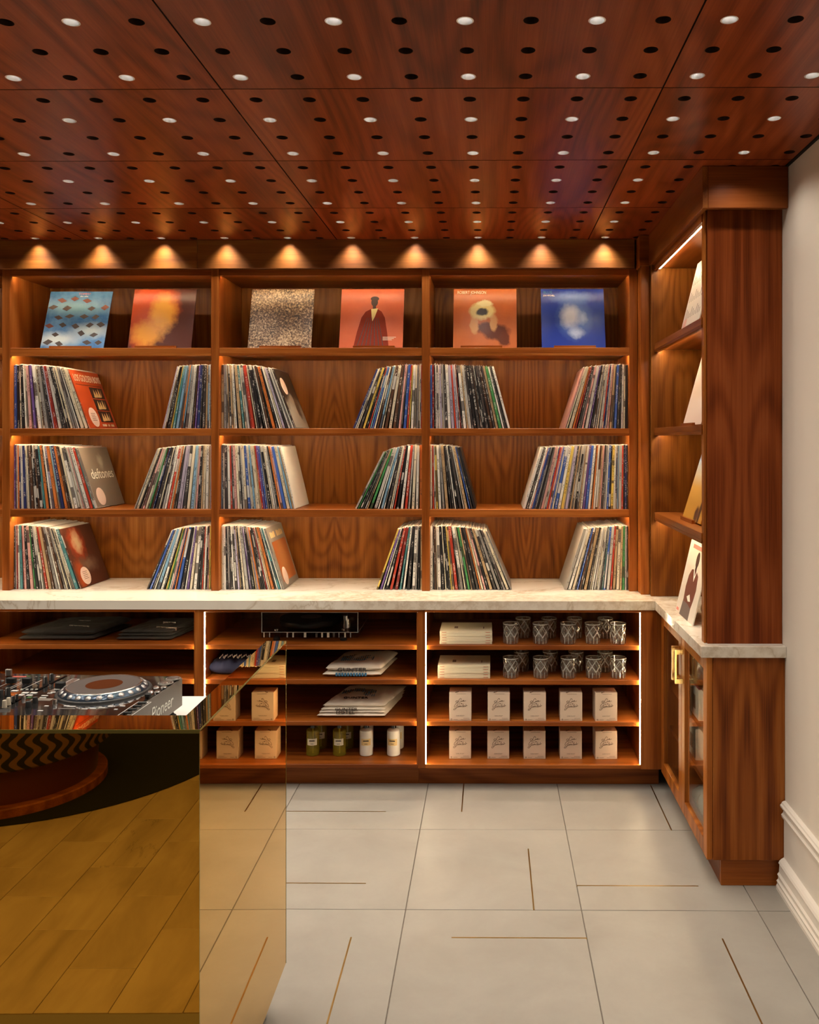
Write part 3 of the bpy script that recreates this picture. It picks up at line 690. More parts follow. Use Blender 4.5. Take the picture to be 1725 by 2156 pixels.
on_face(o, q, rect(.002,.310,.002,.309), 'art_ember'); on_face(o, q, ell(.085,.055,.047,.046), 'sticker', 'sticker', .0009); [on_face(o, q, rect(.062,.108-.006*(k%2),.075-.009*k,.0775-.009*k), 'ink_soft', 'fine_print', .0012, .0009) for k in range(5)]
o, q = FACE_REC[(2,2,-1)]
on_face(o, q, rect(.03,.29,.03,.235), 'art_brick'); on_face(o, q, ell(.085,.055,.045,.046), 'sticker', 'sticker', .0008)
[on_face(o, q, rect(.04+.03*k,.062+.03*k,.255,.285-.004*(k%2)), 'label_tan', 'fine_print') for k in range(8) if k != 3]

# ------------------------------------------------------------------ sleeves on display, each on a small wooden stand
stand_pts = [(-.016,0),(.085,0),(.085,.006),(-.004,.006),(-.004,.015),(-.016,.015)]
def display(n, x, y, z, lean, base, front, name, label, sx, rotz=0, sw=.205, slab=None, stand=True):
    a = math.radians(lean); R = Matrix.Rotation(rotz, 4, 'Z')
    if stand:
        ox = R @ Vector((sx, 0, 0))
        s = thing('album_stand', slab, 'stand', (x+ox.x, y+ox.y, z), rotz, 'wooden sleeve stands')
        MB().prism_x(stand_pts, -sw/2, sw/2).build('ledge', 'walnut_horizontal', s)
        dy = .014
        MB().prism_x([(dy+.004,.006),(dy+.012,.006),(dy+.012+.17*math.sin(a),.006+.17*math.cos(a)),(dy+.004+.17*math.sin(a),.006+.17*math.cos(a))], -.03, .03).build('back_rest', 'walnut_vertical', s)
    o = MB().cbox(0, .315, 0, .0045, 0, .315, .0006).build('album_sleeve', front, None)
    off = R @ Vector((-.1575, -.002, 0))
    o.location = (x+off.x, y+off.y, z + (.0066 if stand else .0003)); o.rotation_euler = (-a, 0, rotz)
    tag(o, label, 'record sleeve', 'sleeves on display')
    return o
def pxX(px, Y): return px2x(px, Y)
ZT = ZS[0][1]; YA = 4.222
D = [(151.5,19.5,'art_sky','blue record sleeve with dark lozenges standing on the top shelf',147), (336,15.5,'art_flame','orange and dark red record sleeve standing on the top shelf',327), (588.5,15.5,'art_crowd','brown and cream speckled record sleeve standing on the top shelf',590),
     (781,15.5,'art_orange','orange record sleeve with robed figure standing on the top shelf',787), (1021.5,15.5,'art_rust','rust orange record sleeve with lettering ROBERT JOHNSON on top shelf',1014), (1208.3,15.5,'art_blue','deep blue record sleeve standing on the top shelf',1211)]
AL = []
for k, (px, ln, m, lab, sp) in enumerate(D):
    x = pxX(px, YA)
    AL.append(display(k, x, YA, ZT, ln, m, m, 'album', lab, pxX(sp, YA-.015)-x, slab='low walnut stand holding the ' + ['blue sleeve with lozenges','orange and dark red sleeve','brown speckled sleeve','orange robed-figure sleeve','rust orange sleeve','deep blue sleeve'][k]))
a0 = AL[0]; mb = MB(); mb2 = MB()
rr = random.Random(5)
for i in range(5):
    for j in range(6):
        if rr.random() < .12: continue
        cx, cz = .03+.064*i+(.03 if j % 2 else 0)+rr.uniform(-.006,.006), .028+.048*j+rr.uniform(-.006,.006); w_, h_ = rr.uniform(.019,.026), rr.uniform(.012,.017)
        if cx > .29: continue
        tl = rr.uniform(-.004,.004)
        mb.plate([(cx-w_,cz-tl),(cx,cz-h_),(cx+w_,cz+tl),(cx,cz+h_)], 0, rr.choice((0,0,0,1)))
mb.build('cover_print', ['print_dark','print_coffee'], a0)
lettering('TOMMY', .017, 'print_rose', a0, (.175,-.0005,.300)); lettering('the who', .012, 'print_white', a0, (.175,-.0005,.287))
a3 = AL[3]
MB().plate([(.070,.0),(.085,.08),(.105,.16),(.125,.192),(.150,.206),(.185,.206),(.205,.192),(.222,.16),(.236,.08),(.246,0)], 0).build('cover_print', 'print_robe', a3)
MB().plate(ell(.168,.243,.017,.023), 0).plate(rect(.160,.176,.205,.225), 0).plate(ell(.169,.262,.021,.013), 0).build('cover_print', 'skin_dark', a3)
MB().plate([(.152,.206),(.186,.210),(.172,.165),(.160,.140),(.156,.165)], -.0003).build('cover_print', 'print_gold', a3)
for k in range(7): MB().plate([(.085+.022*k,0),(.089+.022*k,0),(.135+.009*k,.16),(.133+.009*k,.16)], -.0003).build('cover_print', 'print_dark', a3)
[MB().plate(rect(.215,.28-.01*k,.054-.007*k,.0565-.007*k), -.0003).build('fine_print', 'label_cream', a3) for k in range(3)]
lettering('ROBERT JOHNSON', .0235, 'label_cream', AL[4], (.018,-.0005,.295), align='LEFT', sx=.72)
lettering('BLUE', .020, 'print_blue', AL[5], (.012,-.0005,.296), align='LEFT'); lettering('JONI MITCHELL', .011, 'print_white', AL[5], (.012,-.0005,.278), align='LEFT', sx=.75)

# sleeves on the side bookcase, facing the room
s1 = display(6, .822, 3.545, ZS[0][1], 14, 'art_white', 'art_white', 'album', 'white record sleeve with rows of small print, top of side bookcase', 0, -PI/2, slab='low walnut stand under the white printed sleeve')
mb = MB()
for r_ in range(3):
    for k in range(9): mb.plate(rect(.03+.03*k, .036+.03*k, .06+.075*r_, .105+.075*r_-.012*(k % 3)), 0, 0)
for k in range(5): mb.plate(rect(.02+.012*k, .024+.012*k, .02, .06), 0, 1)
mb.build('cover_print', ['print_slate','print_rose'], s1)
s2 = display(7, .834, 3.545, ZS[1][1], 15.5, 'art_blush', 'art_blush', 'album', 'blush record sleeve with ringed oval on second shelf of side bookcase', -.03, -PI/2, slab='low walnut stand under the blush sleeve')
s3 = display(8, .830, 3.535, ZS[2][1], 17, 'art_sunset', 'art_sunset', 'album', 'blue and orange record sleeve on third shelf of side bookcase', -.03, -PI/2, slab='low walnut stand under the blue and orange sleeve')
s4 = display(9, .803, 3.549, HC, 13, 'art_white', 'art_white', 'album', 'white record sleeve with red-jacketed figure leaning on the counter', 0, -PI/2, stand=False)
MB().plate([(.075,.0),(.225,.0),(.225,.05),(.24,.085),(.25,.13),(.235,.185),(.20,.20),(.165,.205),(.12,.20),(.09,.17),(.08,.12),(.09,.07)], 0).build('cover_print', 'print_coffee', s4)
MB().plate(ell(.175,.245,.025,.034), 0).plate(rect(.163,.188,.2,.225), 0).build('cover_print', 'skin_dark', s4)
MB().plate([(.15,.205),(.18,.155),(.205,.205),(.196,.205),(.18,.175),(.162,.205)], -.0003).plate([(.13,.085),(.17,.10),(.20,.075),(.165,.07)], -.0003).build('cover_print', 'print_white', s4)
MB().plate([(.075,.0),(.225,.0),(.225,.05),(.16,.06),(.09,.06)], -.0003).build('cover_print', 'print_slate', s4)
MB().plate(rect(.06,.30,.285,.302), 0).build('cover_print', 'print_rose', s4); MB().plate(rect(.012,.05,.008,.02), 0).build('cover_print', 'print_rose', s4)
o = thing('brass_ornament', 'small olive brass ornament lying behind the white sleeve on the counter', 'ornament', (.905, 3.60, HC), 0)
MB().lathe([(.0001,0),(.020,.002),(.030,.012),(.032,.022),(.026,.034),(.014,.044),(.010,.060),(.010,.11),(.0001,.112)], 24).build('bell', 'olive_brass', o, (0,0,.032), (PI/2,0,.25))
MB().cyl((0,-.02,0), .012, .010, .006, 16).build('foot', 'olive_brass', o)

# ------------------------------------------------------------------ goods in the base cabinets
ZB = [BS[0][1], BS[1][1], BS[2][1], .1179]     # shelf tops
# cut-glass tumblers
def tumbler():
    mb = MB(); N, K, H, R0 = 72, 22, .094, .0372; vs = []; fs = []; cut = []
    zs = [H*k/K for k in range(K+1)]
    for k, z in enumerate(zs):
        s = z/H
        for i in range(N):
            a = 2*PI*i/N
            if s > .90: d = 0
            elif s < .34: d = -.0022*abs(math.sin(9*a))
            else:
                p = 6*a/2; q = (s-.34)/.56*PI*2
                d = -.0030*abs(math.sin(p+q/2))*abs(math.sin(p-q/2)) - .0006*(i % 2)
            r = (R0 - .0022*(1-s) + d) if k else R0-.006
            vs.append((r*math.cos(a), r*math.sin(a), z))
    for k in range(K):
        for i in range(N):
            fs.append((k*N+i, k*N+(i+1) % N, (k+1)*N+(i+1) % N, (k+1)*N+i)); s = (zs[k]+zs[k+1])/2/H; a = 2*PI*(i+.5)/N
            p, q = 6*a/2, (s-.34)/.56*PI*2
            cut.append(1 if (.04 < s < .34 and i % 6 == 0) or (.34 < s < .90 and (abs(math.sin(p+q/2)) < .17 or abs(math.sin(p-q/2)) < .17)) or s > .96 else 0)  # cut lines whitened so their sparkle is painted in
    inn = [(R0-.0016,H+.0006),(R0-.0032,H-.001),(R0-.0036,H*.5),(R0-.006,.016),(.012,.0125)]
    b = len(vs)
    for r, z in inn:
        for i in range(N): vs.append((r*math.cos(2*PI*i/N), r*math.sin(2*PI*i/N), z))
    for k in range(len(inn)-1):
        for i in range(N): fs.append((b+k*N+i, b+k*N+(i+1) % N, b+(k+1)*N+(i+1) % N, b+(k+1)*N+i))
    for i in range(N): fs.append((K*N+i, K*N+(i+1) % N, b+(i+1) % N, b+i))
    fs.append(tuple(reversed(range(N)))); fs.append(tuple(b+(len(inn)-1)*N+i for i in range(N)))
    mb.add(vs, fs, 0); mb.m[:len(cut)] = cut; return mb.mesh('tumbler', ['glass','glass_cut'])
tum = tumbler()
for zi, fr, bk, lab in ((0, (1076,1138.5,1197,1248.5,1302), (1102,1156,1210,1274.7), 'top shelf'), (1, (1076,1139,1197.4,1250,1302), (1098,1159.5,1213,1274), 'second shelf')):
    for pxs, Y, wh in ((fr, 3.972, 'front'), (bk, 4.085, 'back')):
        for k, p in enumerate(pxs):
            tag(link('tumbler', tum, None, (px2x(p, Y), Y, ZB[zi]+.0003), (0,0,RND.uniform(0,2))), 'cut-glass tumbler, %s from left in %s row on %s' % (nth(k+1), wh, lab), 'glass', 'cut-glass tumblers')
for k, y in enumerate((3.36, 3.45)):
    tag(link('tumbler', tum, None, (.87+.04*k, y, ZB[0]+.0003)), 'cut-glass tumbler behind the right glass door, %s one' % ['near','far'][k], 'glass', 'tumblers in glazed cabinet')
# stitched cream books
def book(wd, dp, th):
    r = MB(); r.cbox(0, wd, 0, dp, 0, .0012, .0004).cbox(0, wd, 0, dp, th-.0012, th, .0004).cbox(0, wd, 0, .0015, .0012, th-.0012, .0003)
    return r.mesh('book_cover', 'book_cream'), MB().box(.002, wd-.002, .0016, dp-.003, .0012, th-.0012).mesh('page_block', 'page')
bc, bp = book(.2415, .185, .0119)
st_me = MB().tube([(-.010,0,0),(.010,0,0)], .0009, 6).mesh('binding_stitch', 'thread_red'); hole_me = MB().lathe([(.0001,-.0004),(.0028,-.0004),(.0028,.0006)], 10).mesh('binding_hole', 'ink')
for zi, px, lab in ((0, 926.6, 'top'), (1, 922, 'second')):
    for k in range(5):
        j = RND.uniform(-.0012,.0012)
        o = thing('stitched_book', 'cream red-stitched book, %s from top of the pile on the %s shelf' % (nth(5-k), lab), 'book', (px2x(px, 3.95)+j, 3.95+RND.uniform(-.001,.001), ZB[zi]+.0002+.0121*k), RND.uniform(-.004,.004), 'piles of cream stitched books')
        link('book_cover', bc, o); link('page_block', bp, o)
        for x in (.020, .2215):
            link('binding_stitch', st_me, o, (x, -.0006, .006))
            for s in (-1, 1): link('binding_hole', hole_me, o, (x+s*.0105, 0, .006), (PI/2, 0, 0))
        if k == 4: MB().box(.065, .082, .06, .10, .0119, .0121).box(.20, .205, .05, .09, .0119, .0121).build('cover_print', 'ink_soft', o)
# coffee boxes
def sm(pts, n=4):
    P = [pts[0]]+list(pts)+[pts[-1]]; out = []
    for i in range(1, len(P)-2):
        for k in range(n):
            t_ = k/n; q = []
            for c in (0,1):
                a, b, d, e = P[i-1][c], P[i][c], P[i+1][c], P[i+2][c]
                q.append(.5*(2*b+(d-a)*t_+(2*a-5*b+4*d-e)*t_*t_+(3*b-a-3*d+e)*t_**3))
            out.append(q)
    out.append(pts[-1]); return out
STROKES = [[(740,830),(745,770),(700,755),(655,810),(610,880),(570,940),(520,955),(470,925),(490,885),(540,870),(590,900),(640,940),(690,945),(720,920),(745,880),(735,915),(765,915),(790,865),(800,910),(830,890),(845,850)],
    [(835,890),(885,865),(870,845),(850,880),(870,910),(920,890),(985,865)], [(778,825),(784,820)],
    [(640,1040),(655,1010),(670,1035),(690,1010)], [(730,1030),(760,985),(755,1025),(785,1000),(800,1025),(815,1000)],
    [(590,1040),(600,990),(560,970),(480,1010),(420,1080),(395,1150),(420,1180),(470,1150),(530,1090),(560,1050),(575,1080),(540,1150),(500,1220),(450,1280),(400,1310),(360,1290),(380,1250),(440,1230),(520,1190),(560,1110)],
    [(560,1110),(555,1175),(590,1175),(625,1110),(622,1175),(650,1160),(665,1110),(690,1112),(690,1175),(720,1115),(745,1115),(745,1170),(790,1130)],
    [(875,1010),(835,1090),(810,1160),(835,1165),(860,1140)], [(800,1085),(850,1075)], [(850,1140),(890,1120),(885,1098),(855,1130),(872,1168),(920,1140),(935,1100),(945,1125),(955,1150)], [(992,1025),(985,1060),(1000,1090),(960,1150),(1000,1120),(1060,1090)]]
mb = MB()
for s_ in STROKES:
    mb.tube([((x-702)*.0000915, 0, (1830-y)*.0000970) for x, y in sm(s_)], .0008, 4)
script_me = mb.mesh('script_lettering', 'ink_soft')
mb = MB()
for x0, x1, z in ((-.018,.026,.1235),(.014,.042,.0115),(.002,.044,.0055),(-.032,-.012,.0060)): mb.box(x0, x1, -.0003, 0, z, z+.0012)
mb.lathe([(.0018,-.0001),(.0018,.0003),(.0036,.0003),(.0036,-.0001)], 14)
for i in range(len(mb.v)-56, len(mb.v)): x, y, z = mb.v[i]; mb.v[i] = (x-.0405, -z, y+.0072)
fine_me = mb.mesh('fine_print', 'ink_soft')
mb = MB(); mb.tube([((x-702)*.00007, .020+(1830-y-900)*.00006, 0) for x, y in sm(STROKES[5])], .0008, 4); mb.box(-.01,.03,.02,.022,0,.0004); lid_me = mb.mesh('lid_lettering','ink_soft')
cb_me = MB().cbox(-.0508,.0508,0,.082,0,.1305,.0009).mesh('carton_body','card_cream')
for zi, pxs, Y, lab in ((2, (969.5,1050.5,1126.5,1203,1277), 3.938, 'third shelf'), (3, (969,1049.5,1126,1202.5,1277), 3.984, 'bottom shelf')):
    for k, p in enumerate(pxs):
        o = thing('coffee_box', 'cream coffee box with script lettering, %s from left on the %s' % (nth(k+1), lab), 'box', (px2x(p, Y), Y, ZB[zi]+.0003), [.0,.0,.01,-.01,.045][k], 'cream coffee boxes')
        link('carton_body', cb_me, o); link('script_lettering', script_me, o, (0,-.0004,0)); link('fine_print', fine_me, o)
        lettering('DARK ROAST', .0062, 'ink_soft', o, (0, -.0004, .0235), ext=.0001); link('lid_lettering', lid_me, o, (0,0,.1307))
# bottles
def bottle(kind):
    pr = [(.0001,0),(.0270,0),(.0305,.003),(.0312,.008),(.0312,.110),(.0300,.117),(.0240,.1225),(.0125,.1250),(.0115,.132),(.0001,.132)]
    body = MB().lathe(pr, 32).mesh('bottle_body', 'oil' if kind else 'bottle_white')
    cap = MB().lathe([(.0001,.1265),(.0128,.1265),(.0128,.158),(.0110,.160),(.0001,.160)], 24).lathe([(.0001,.160),(.005,.160),(.005,.168),(.0001,.168)], 12).mesh('pump_cap', 'cap_black')
    lb = MB(); n = 14; vs = []
    for k in range(n+1):
        a = -PI/2 + (k/n-.5)*1.55
        for r, z in ((.0316,.052),(.0316,.083)): vs.append((r*math.cos(a), r*math.sin(a), z))
    lb.add(vs, [(2*k, 2*k+2, 2*k+3, 2*k+1) for k in range(n)], 0, True)
    return body, cap, lb.mesh('paper_label', 'label_cream' if kind else 'label_tan', recalc=False)
tube_me = MB().tube([(0,0,.128),(0,0,.10),(0,0,.006)], .0035, 8).mesh('dip_tube', 'bottle_white')
bars = MB()
for x0, x1, z in ((-.013,.013,.0715),(-.007,.007,.0590)): bars.box(x0, x1, -.0324, -.0312, z, z+(.0045 if z > .07 else .0018))
bars_me = bars.mesh('label_print', 'ink')
bo, bw = bottle(1), bottle(0)
for k, (p, Y, kind, lab) in enumerate(((659,4.035,1,'first from left in front row'),(715,4.035,1,'second from left in front row'),(771.5,4.035,0,'left one in front row'),(829,4.035,0,'right one in front row'),(676,4.125,1,'left one in back row'),(731,4.125,1,'right one in back row'),(773,4.125,0,'left one in back row'),(837,4.125,0,'right one in back row'))):
    o = thing('pump_bottle', ('olive oil-coloured glass pump bottle, ' if kind else 'white pump bottle with tan label, ')+lab, 'bottle', (px2x(p, Y), Y, ZB[3]+.0003), RND.uniform(-.1,.1), 'pump bottles on the bottom shelf')
    bt = bo if kind else bw
    if kind: link('dip_tube', tube_me, o)
    link('bottle_body', bt[0], o); link('pump_cap', bt[1], o); link('paper_label', bt[2], o); link('label_print', bars_me, o)
# folded clothes
def soft(wd, dp, h, seed, amp=.004, nx=40, ny=34, skew=0, taper=1.0, fr=6):
    mb = MB(); top = []; vs = []; fs = []
    def fac(u): return max(0, 1-abs(u)**7)**.5
    for lay in (1, -1):
        for j in range(ny+1):
            for i in range(nx+1):
                u, v = 2*i/nx-1, 2*j/ny-1
                f = fac(u)*fac(v)
                nn = mnoise.noise(Vector((u*2.2+seed*7.1, v*1.7, seed*3.3)))
                n2 = mnoise.noise(Vector((u*fr+seed, v*fr*.6, seed*1.7)))
                z = h/2 + lay*h/2*f
                if lay > 0: z += f*(nn*amp + n2*amp*.45)
                else: z = max(0, z)
                x = u*wd/2*(1+(taper-1)*(v+1)/2) + skew*(v+1)/2 + .004*mnoise.noise(Vector((v*4, seed, u)))
                y = (v+1)/2*dp + .003*mnoise.noise(Vector((u*5, seed, 2)))
                vs.append((x, y, z))
    n = (nx+1)*(ny+1)
    for lay in (0, 1):
        for j in range(ny):
            for i in range(nx):
                a = lay*n + j*(nx+1)+i; q = (a, a+1, a+nx+2, a+nx+1); fs.append(q if lay == 0 else q[::-1])
    for i in range(nx):
        a = i; fs.append((a, n+a, n+a+1, a+1)); a = ny*(nx+1)+i; fs.append((a, a+1, n+a+1, n+a))
    for j in range(ny):
        a = j*(nx+1); b = a+nx+1; fs.append((a, b, n+b, n+a)); a = j*(nx+1)+nx; b = a+nx+1; fs.append((a, n+a, n+b, b))
    mb.add(vs, fs, 0, True); return mb
def hotel_print(o, x, y, z, wd, dp, slope=.0):
    """stippled building print lying on top of a folded shirt"""
    mb = MB(); rr = random.Random(3)
    nx, ny = 16, 9
    for i in range(nx):
        for j in range(ny):
            u = (i+.5)/nx-.5; top = 1 - abs(u)*.55
            if (j+1)/ny > top: continue
            if rr.random() < .06: continue
            px, py = x+u*wd, y+(j/ny)*dp
            mb.box(px, px+wd/nx*.62, py, py+dp/ny*.62, z-.006, z+slope*(j/ny)+.0005, 1 if j < 2 else rr.choice((0,0,1)))
    return mb.build('chest_print', ['print_slate','print_blue'], o)
def shirt(name, lab, cat, grp, x, y, z, wd, dp, h, seed, mat, **k):
    o = thing(name, lab, cat, (x, y, z), k.pop('rotz', 0), grp)
    soft(wd, dp, h, seed, **k).build('folded_cloth', mat, o, angle=80); return o
G = 'folded cream shirts'
xa = px2x(742, 3.985)
o = shirt('folded_shirt', 'cream folded shirt with blue print edge, lower one on second shelf', 'shirt', G, xa, 3.968, ZB[1], .272, .30, .026, 1, 'cloth_cream', skew=.045)
for k in range(11): MB().box(-.075+.0135*k, -.066+.0135*k, -.0035, .012, .006, .0185).build('chest_print', 'print_blue', o)
o = shirt('folded_shirt', 'cream folded shirt printed with a building, upper one on second shelf', 'shirt', G, xa+.006, 3.973, ZB[1]+.0225, .258, .29, .034, 2, 'cloth_cream', skew=.05, amp=.006)
hotel_print(o, .0, .085, .032, .155, .12, .004); lettering('GUNTER', .026, 'ink', o, (-.005, -.0035, .010), (PI/2*.8,0,0), sx=1.35, ext=.0015)
xa = px2x(741, 3.985)
for k, (h, lab) in enumerate(((.024,'bottom one'),(.018,'second from bottom'),(.018,'second from top'),(.030,'top one'))):
    z = ZB[2] + (0,.0205,.0345,.048)[k]*.86
    o = shirt('folded_shirt', 'cream folded shirt, %s of the pile on the third shelf' % lab, 'shirt', G, xa+.004*k-.003, 3.975+.003*k, z, .318-.010*k, .31, h, 10+k, 'cloth_cream', skew=.055+.006*k, amp=.004 if k < 3 else .008)
    if k == 3: hotel_print(o, .0, .10, .029, .165, .13, .005); lettering('GUNTER', .022, 'ink', o, (0, .06, .0325), (.25,0,0), sx=1.35, ext=.0012)
    if k == 1: lettering('HOTEL', .020, 'ink', o, (-.03, -.0035, .008), (PI/2*.9,0,0), sx=1.4, ext=.0015)
    if k == 2: lettering('GUNTER', .018, 'ink', o, (-.03, -.0035, .010), (PI/2*.9,0,0), sx=1.5, ext=.0015)
for k, (p0, p1, hs, lab) in enumerate(((36, 195, (.022,.036), 'left'), (241, 358, (.020,.018,.014), 'right'))):
    z = ZB[0]
    for j, h in enumerate(hs):
        o = shirt('folded_shirt', 'dark folded shirt, %s in the %s pile behind the booth' % (['bottom one','second from bottom','top one'][j] if len(hs) == 3 else ['lower one','upper one'][j], lab), 'shirt', 'dark folded shirts',
                  px2x((p0+p1)/2, 4.0)+.004*j, 4.005+.004*j, z, (px2x(p1,4.0)-px2x(p0,4.0))*(1-.03*j), .30, h, 21+5*k+j, 'cloth_black', skew=.06, amp=.006)
        z += h*.88
    for q, (sx, sy, n_) in enumerate(((.03,.06,14),(.02,.17,9))):
        mb = MB(); rr = random.Random(9+q)
        for i in range(n_): mb.box(sx+.0075*i, sx+.0075*i+.0045, sy-.0014*i+rr.uniform(-.003,.003), sy-.0014*i+.005, hs[-1]-.012, hs[-1]+.0042)
        mb.build('chest_print', 'print_white', o)
o = shirt('folded_shirt', 'navy blue garment with white lettering heaped beside the mirrored booth', 'shirt', None, px2x(505, 4.0), 3.985, ZB[1], .29, .28, .070, 40, 'cloth_navy', amp=.030, fr=9)
mb = MB(); rr = random.Random(4)
for i in range(9):
    x = -.10+.022*i; mb.tube([(x,.035+rr.uniform(-.01,.01),.074+rr.uniform(0,.006)),(x+.01,.05,.088),(x+.018,.03+rr.uniform(-.01,.015),.078),(x+.026,.045,.086)], .0022, 6)
mb.build('script_lettering', 'print_white', o)
o = thing('folded_bag', 'clear grey plastic bag of folded goods at bottom behind right glass door', 'bag', (.90, 3.33, .1182), PI/2)
soft(.34, .16, .085, 51, amp=.02, fr=9).build('plastic_wrap', 'plastic_bag', o, (0,-.08,0), angle=80); soft(.30, .14, .06, 52, amp=.006).build('folded_cloth', 'cloth_cream', o, (0,-.07,.002), angle=80)

# acrylic turntable
xt = px2x(652.5, 3.985); t = thing('turntable', 'clear acrylic turntable with black platter on the top shelf', 'turntable', (xt, 3.985, ZB[0]))
W2 = .2265
MB().cbox(-W2, W2, 0, .345, .020, .046, .002).build('plinth', 'acrylic', t)
cv = MB(); z0, z1, th = .0465, .1400, .0028
cv.box(-W2, W2, 0, th, z0, z1).box(-W2, W2, .345-th, .345, z0, z1).box(-W2, -W2+th, th, .345-th, z0, z1).box(W2-th, W2, th, .345-th, z0, z1).box(-W2, W2, 0, .345, z1, z1+th)
cv.build('dust_cover', 'acrylic', t)
MB().box(-W2,-W2+.004,-.0006,0,.046,.140).box(W2-.004,W2,-.0006,0,.046,.140).box(-W2,W2,-.0006,0,.137,.1405).box(-W2,W2,-.0006,0,.0445,.047).box(W2,W2+.0006,0,.345,.137,.1405).box(W2,W2+.0006,0,.345,.0445,.047).build('painted_edge_highlight','acrylic_highlight',t)  # pale bars paint bright highlights along the cover edges
rr = random.Random(8)
for k in range(16):
    a_ = -W2+.01+.027*k; MB().box(a_, a_+rr.uniform(.003,.012), -.0006, 0, .022, .044).build('painted_glint', rr.choice(('acrylic_highlight','pane','silver','knob_cream')), t)  # small bright plates paint glints on the plinth front
pl = MB().lathe([(.0001,.056),(.148,.056),(.150,.060),(.150,.079),(.147,.082),(.0001,.082)], 48, (-.03,.175,0)).build('platter', 'vinyl', t)
MB().lathe([(.0001,.0822),(.148,.0822),(.148,.0838),(.0001,.0838)], 48, (-.03,.175,0)).build('vinyl_record', 'vinyl', pl)
MB().cyl((-.03,.175,.0839), .05, .05, .0004, 32).build('centre_label', 'print_slate', pl)
ft = MB().lathe([(.0001,0),(.015,0),(.016,.004),(.016,.012),(.011,.016),(.011,.0198),(.0001,.0198)], 20).mesh('foot', 'rubber'); fc = MB().lathe([(.0001,.0462),(.011,.0462),(.011,.053),(.0001,.054)], 20).mesh('foot_cap', 'silver')
for x, y in ((-.165,.04),(.15,.04),(-.165,.305),(.15,.305)): f = link('foot', ft, t, (x,y,0)); link('foot_cap', fc, f)
MB().cyl((.155,.10,.047), .02, .018, .04, 20).tube([(.155,.10,.10),(.150,.20,.098),(.075,.28,.09)], .004, 8).cyl((.155,.07,.088), .012, .012, .02, 16).build('tonearm', 'silver', t)

# ------------------------------------------------------------------ mirrored booth
BU, BY, BT, BB, BL = -.562, 1.692, 1.032, .117, .742
bx, by = c2w(BU, BY)
t = thing('mirrored_booth', 'amber mirrored booth with white worktop, standing on the tiled floor', 'booth', (bx, by, 0), YAW)
BW = 1.95
MB().box(-BW, 0, 0, .006, BB, BT-.0062).build('front_mirror', 'mirror_amber', t)
MB().box(-.006, 0, .0062, BL, BB, BT-.0062).build('side_mirror', 'mirror_amber', t)
MB().box(-BW, 0, 0, .087, BT-.006, BT).build('front_rim', 'mirror_amber', t)
MB().box(-.056, 0, .0872, BL, BT-.006, BT).build('side_rim', 'mirror_amber', t)
MB().box(-BW, .0006, -.0012, -.0001, BT-.0075, BT-.0003).build('glass_edge', 'mirror_edge', t)
MB().box(.0001, .0010, 0, BL, BT-.0040, BT-.0003).build('glass_edge', 'mirror_edge', t)
MB().box(.0001, .0007, -.0010, .0004, BB, BT-.0075).box(.0001, .0007, BL-.0015, BL, BB, BT-.004).build('corner_bead', 'mirror_edge', t)
MB().box(-BW, -.0062, .0062, .0868, BB, BT-.0062).box(-.0555, -.0062, .087, BL-.0005, BB, BT-.0062).build('carcass', 'deck_mat', t)
MB().box(-BW, -.056, .0872, BL-.0005, .855, .875).build('worktop', 'white_laminate', t)
MB().box(-BW, -.056, .0872, BL-.0005, BB, BB+.02).build('bottom_panel', 'deck_mat', t)
MB().box(-BW, -.045, .05, BL-.04, 0, BB).build('toe_kick', 'deck_mat', t)

DR = YAW - math.radians(3.5); ZD = .980
DU, DY = ray_plane(384, 1424, ZD)
dx, dy = c2w(DU, DY)
def dl(px, py, z=ZD):
    """photograph pixel on the deck top, in the deck's own coordinates"""
    u, y = ray_plane(px, py, z); wx, wy = c2w(u, y); a, b = wx-dx, wy-dy
    return (a*math.cos(DR)+b*math.sin(DR), -a*math.sin(DR)+b*math.cos(DR))
H = ZD - .875
deck = thing('media_player', 'black disc jockey media player with big jog wheel on the booth worktop', 'media player', (dx, dy, .875), DR)
DW, DD = .305, .386
MB().cbox(-DW, -.003, -DD, 0, .026, H, .003).build('chassis', 'deck_black', deck)
sd = MB().cbox(-.0028, .0, -DD, 0, .028, H-.004, .001).build('side_panel', 'deck_side', deck)
lettering('Pioneer', .046, 'print_white', sd, (.0006, -.122, .060), (PI/2, 0, PI/2), shear=.15, sx=.86)
ftm = MB().lathe([(.0001,0),(.021,0),(.023,.004),(.023,.014),(.018,.019),(.015,.026),(.0001,.026)], 24).mesh('foot', 'rubber'); frm = MB().lathe([(.0232,.004),(.0240,.006),(.0240,.013),(.0232,.015)], 24).mesh('foot_ring', 'silver')
for x, y in ((-.022,-.045),(-.28,-.045),(-.022,-.34),(-.28,-.34)): f = link('foot', ftm, deck, (x,y,0)); link('foot_ring', frm, f)
jx, jy = dl(219.5, 1455)
jog = link('jog_wheel', None, deck, (jx, jy, H))
MB().lathe([(.0001,.0002),(.112,.0002),(.110,.004),(.104,.005),(.103,.003)], 56).build('base_ring', 'deck_mat', jog)
MB().lathe([(.1035,.003),(.1025,.006),(.0900,.0155),(.088,.0160)], 60).build('grip_ring', 'jog_rim', jog)
MB().lathe([(.0001,.0172),(.0835,.0172),(.0835,.0160)], 56).build('platter_top', 'jog_top', jog)
MB().lathe([(.0836,.0155),(.0836,.0178),(.0868,.0178),(.0885,.0158)], 56).build('platter_rim', 'silver', jog)
MB().lathe([(.0001,.0175),(.043,.0175)], 40).build('centre_label', 'jog_label', jog)
dm = MB().lathe([(.0001,.0022),(.0045,.0016),(.0072,-.0006)], 14).mesh('finger_dimple', 'dimple', recalc=False)
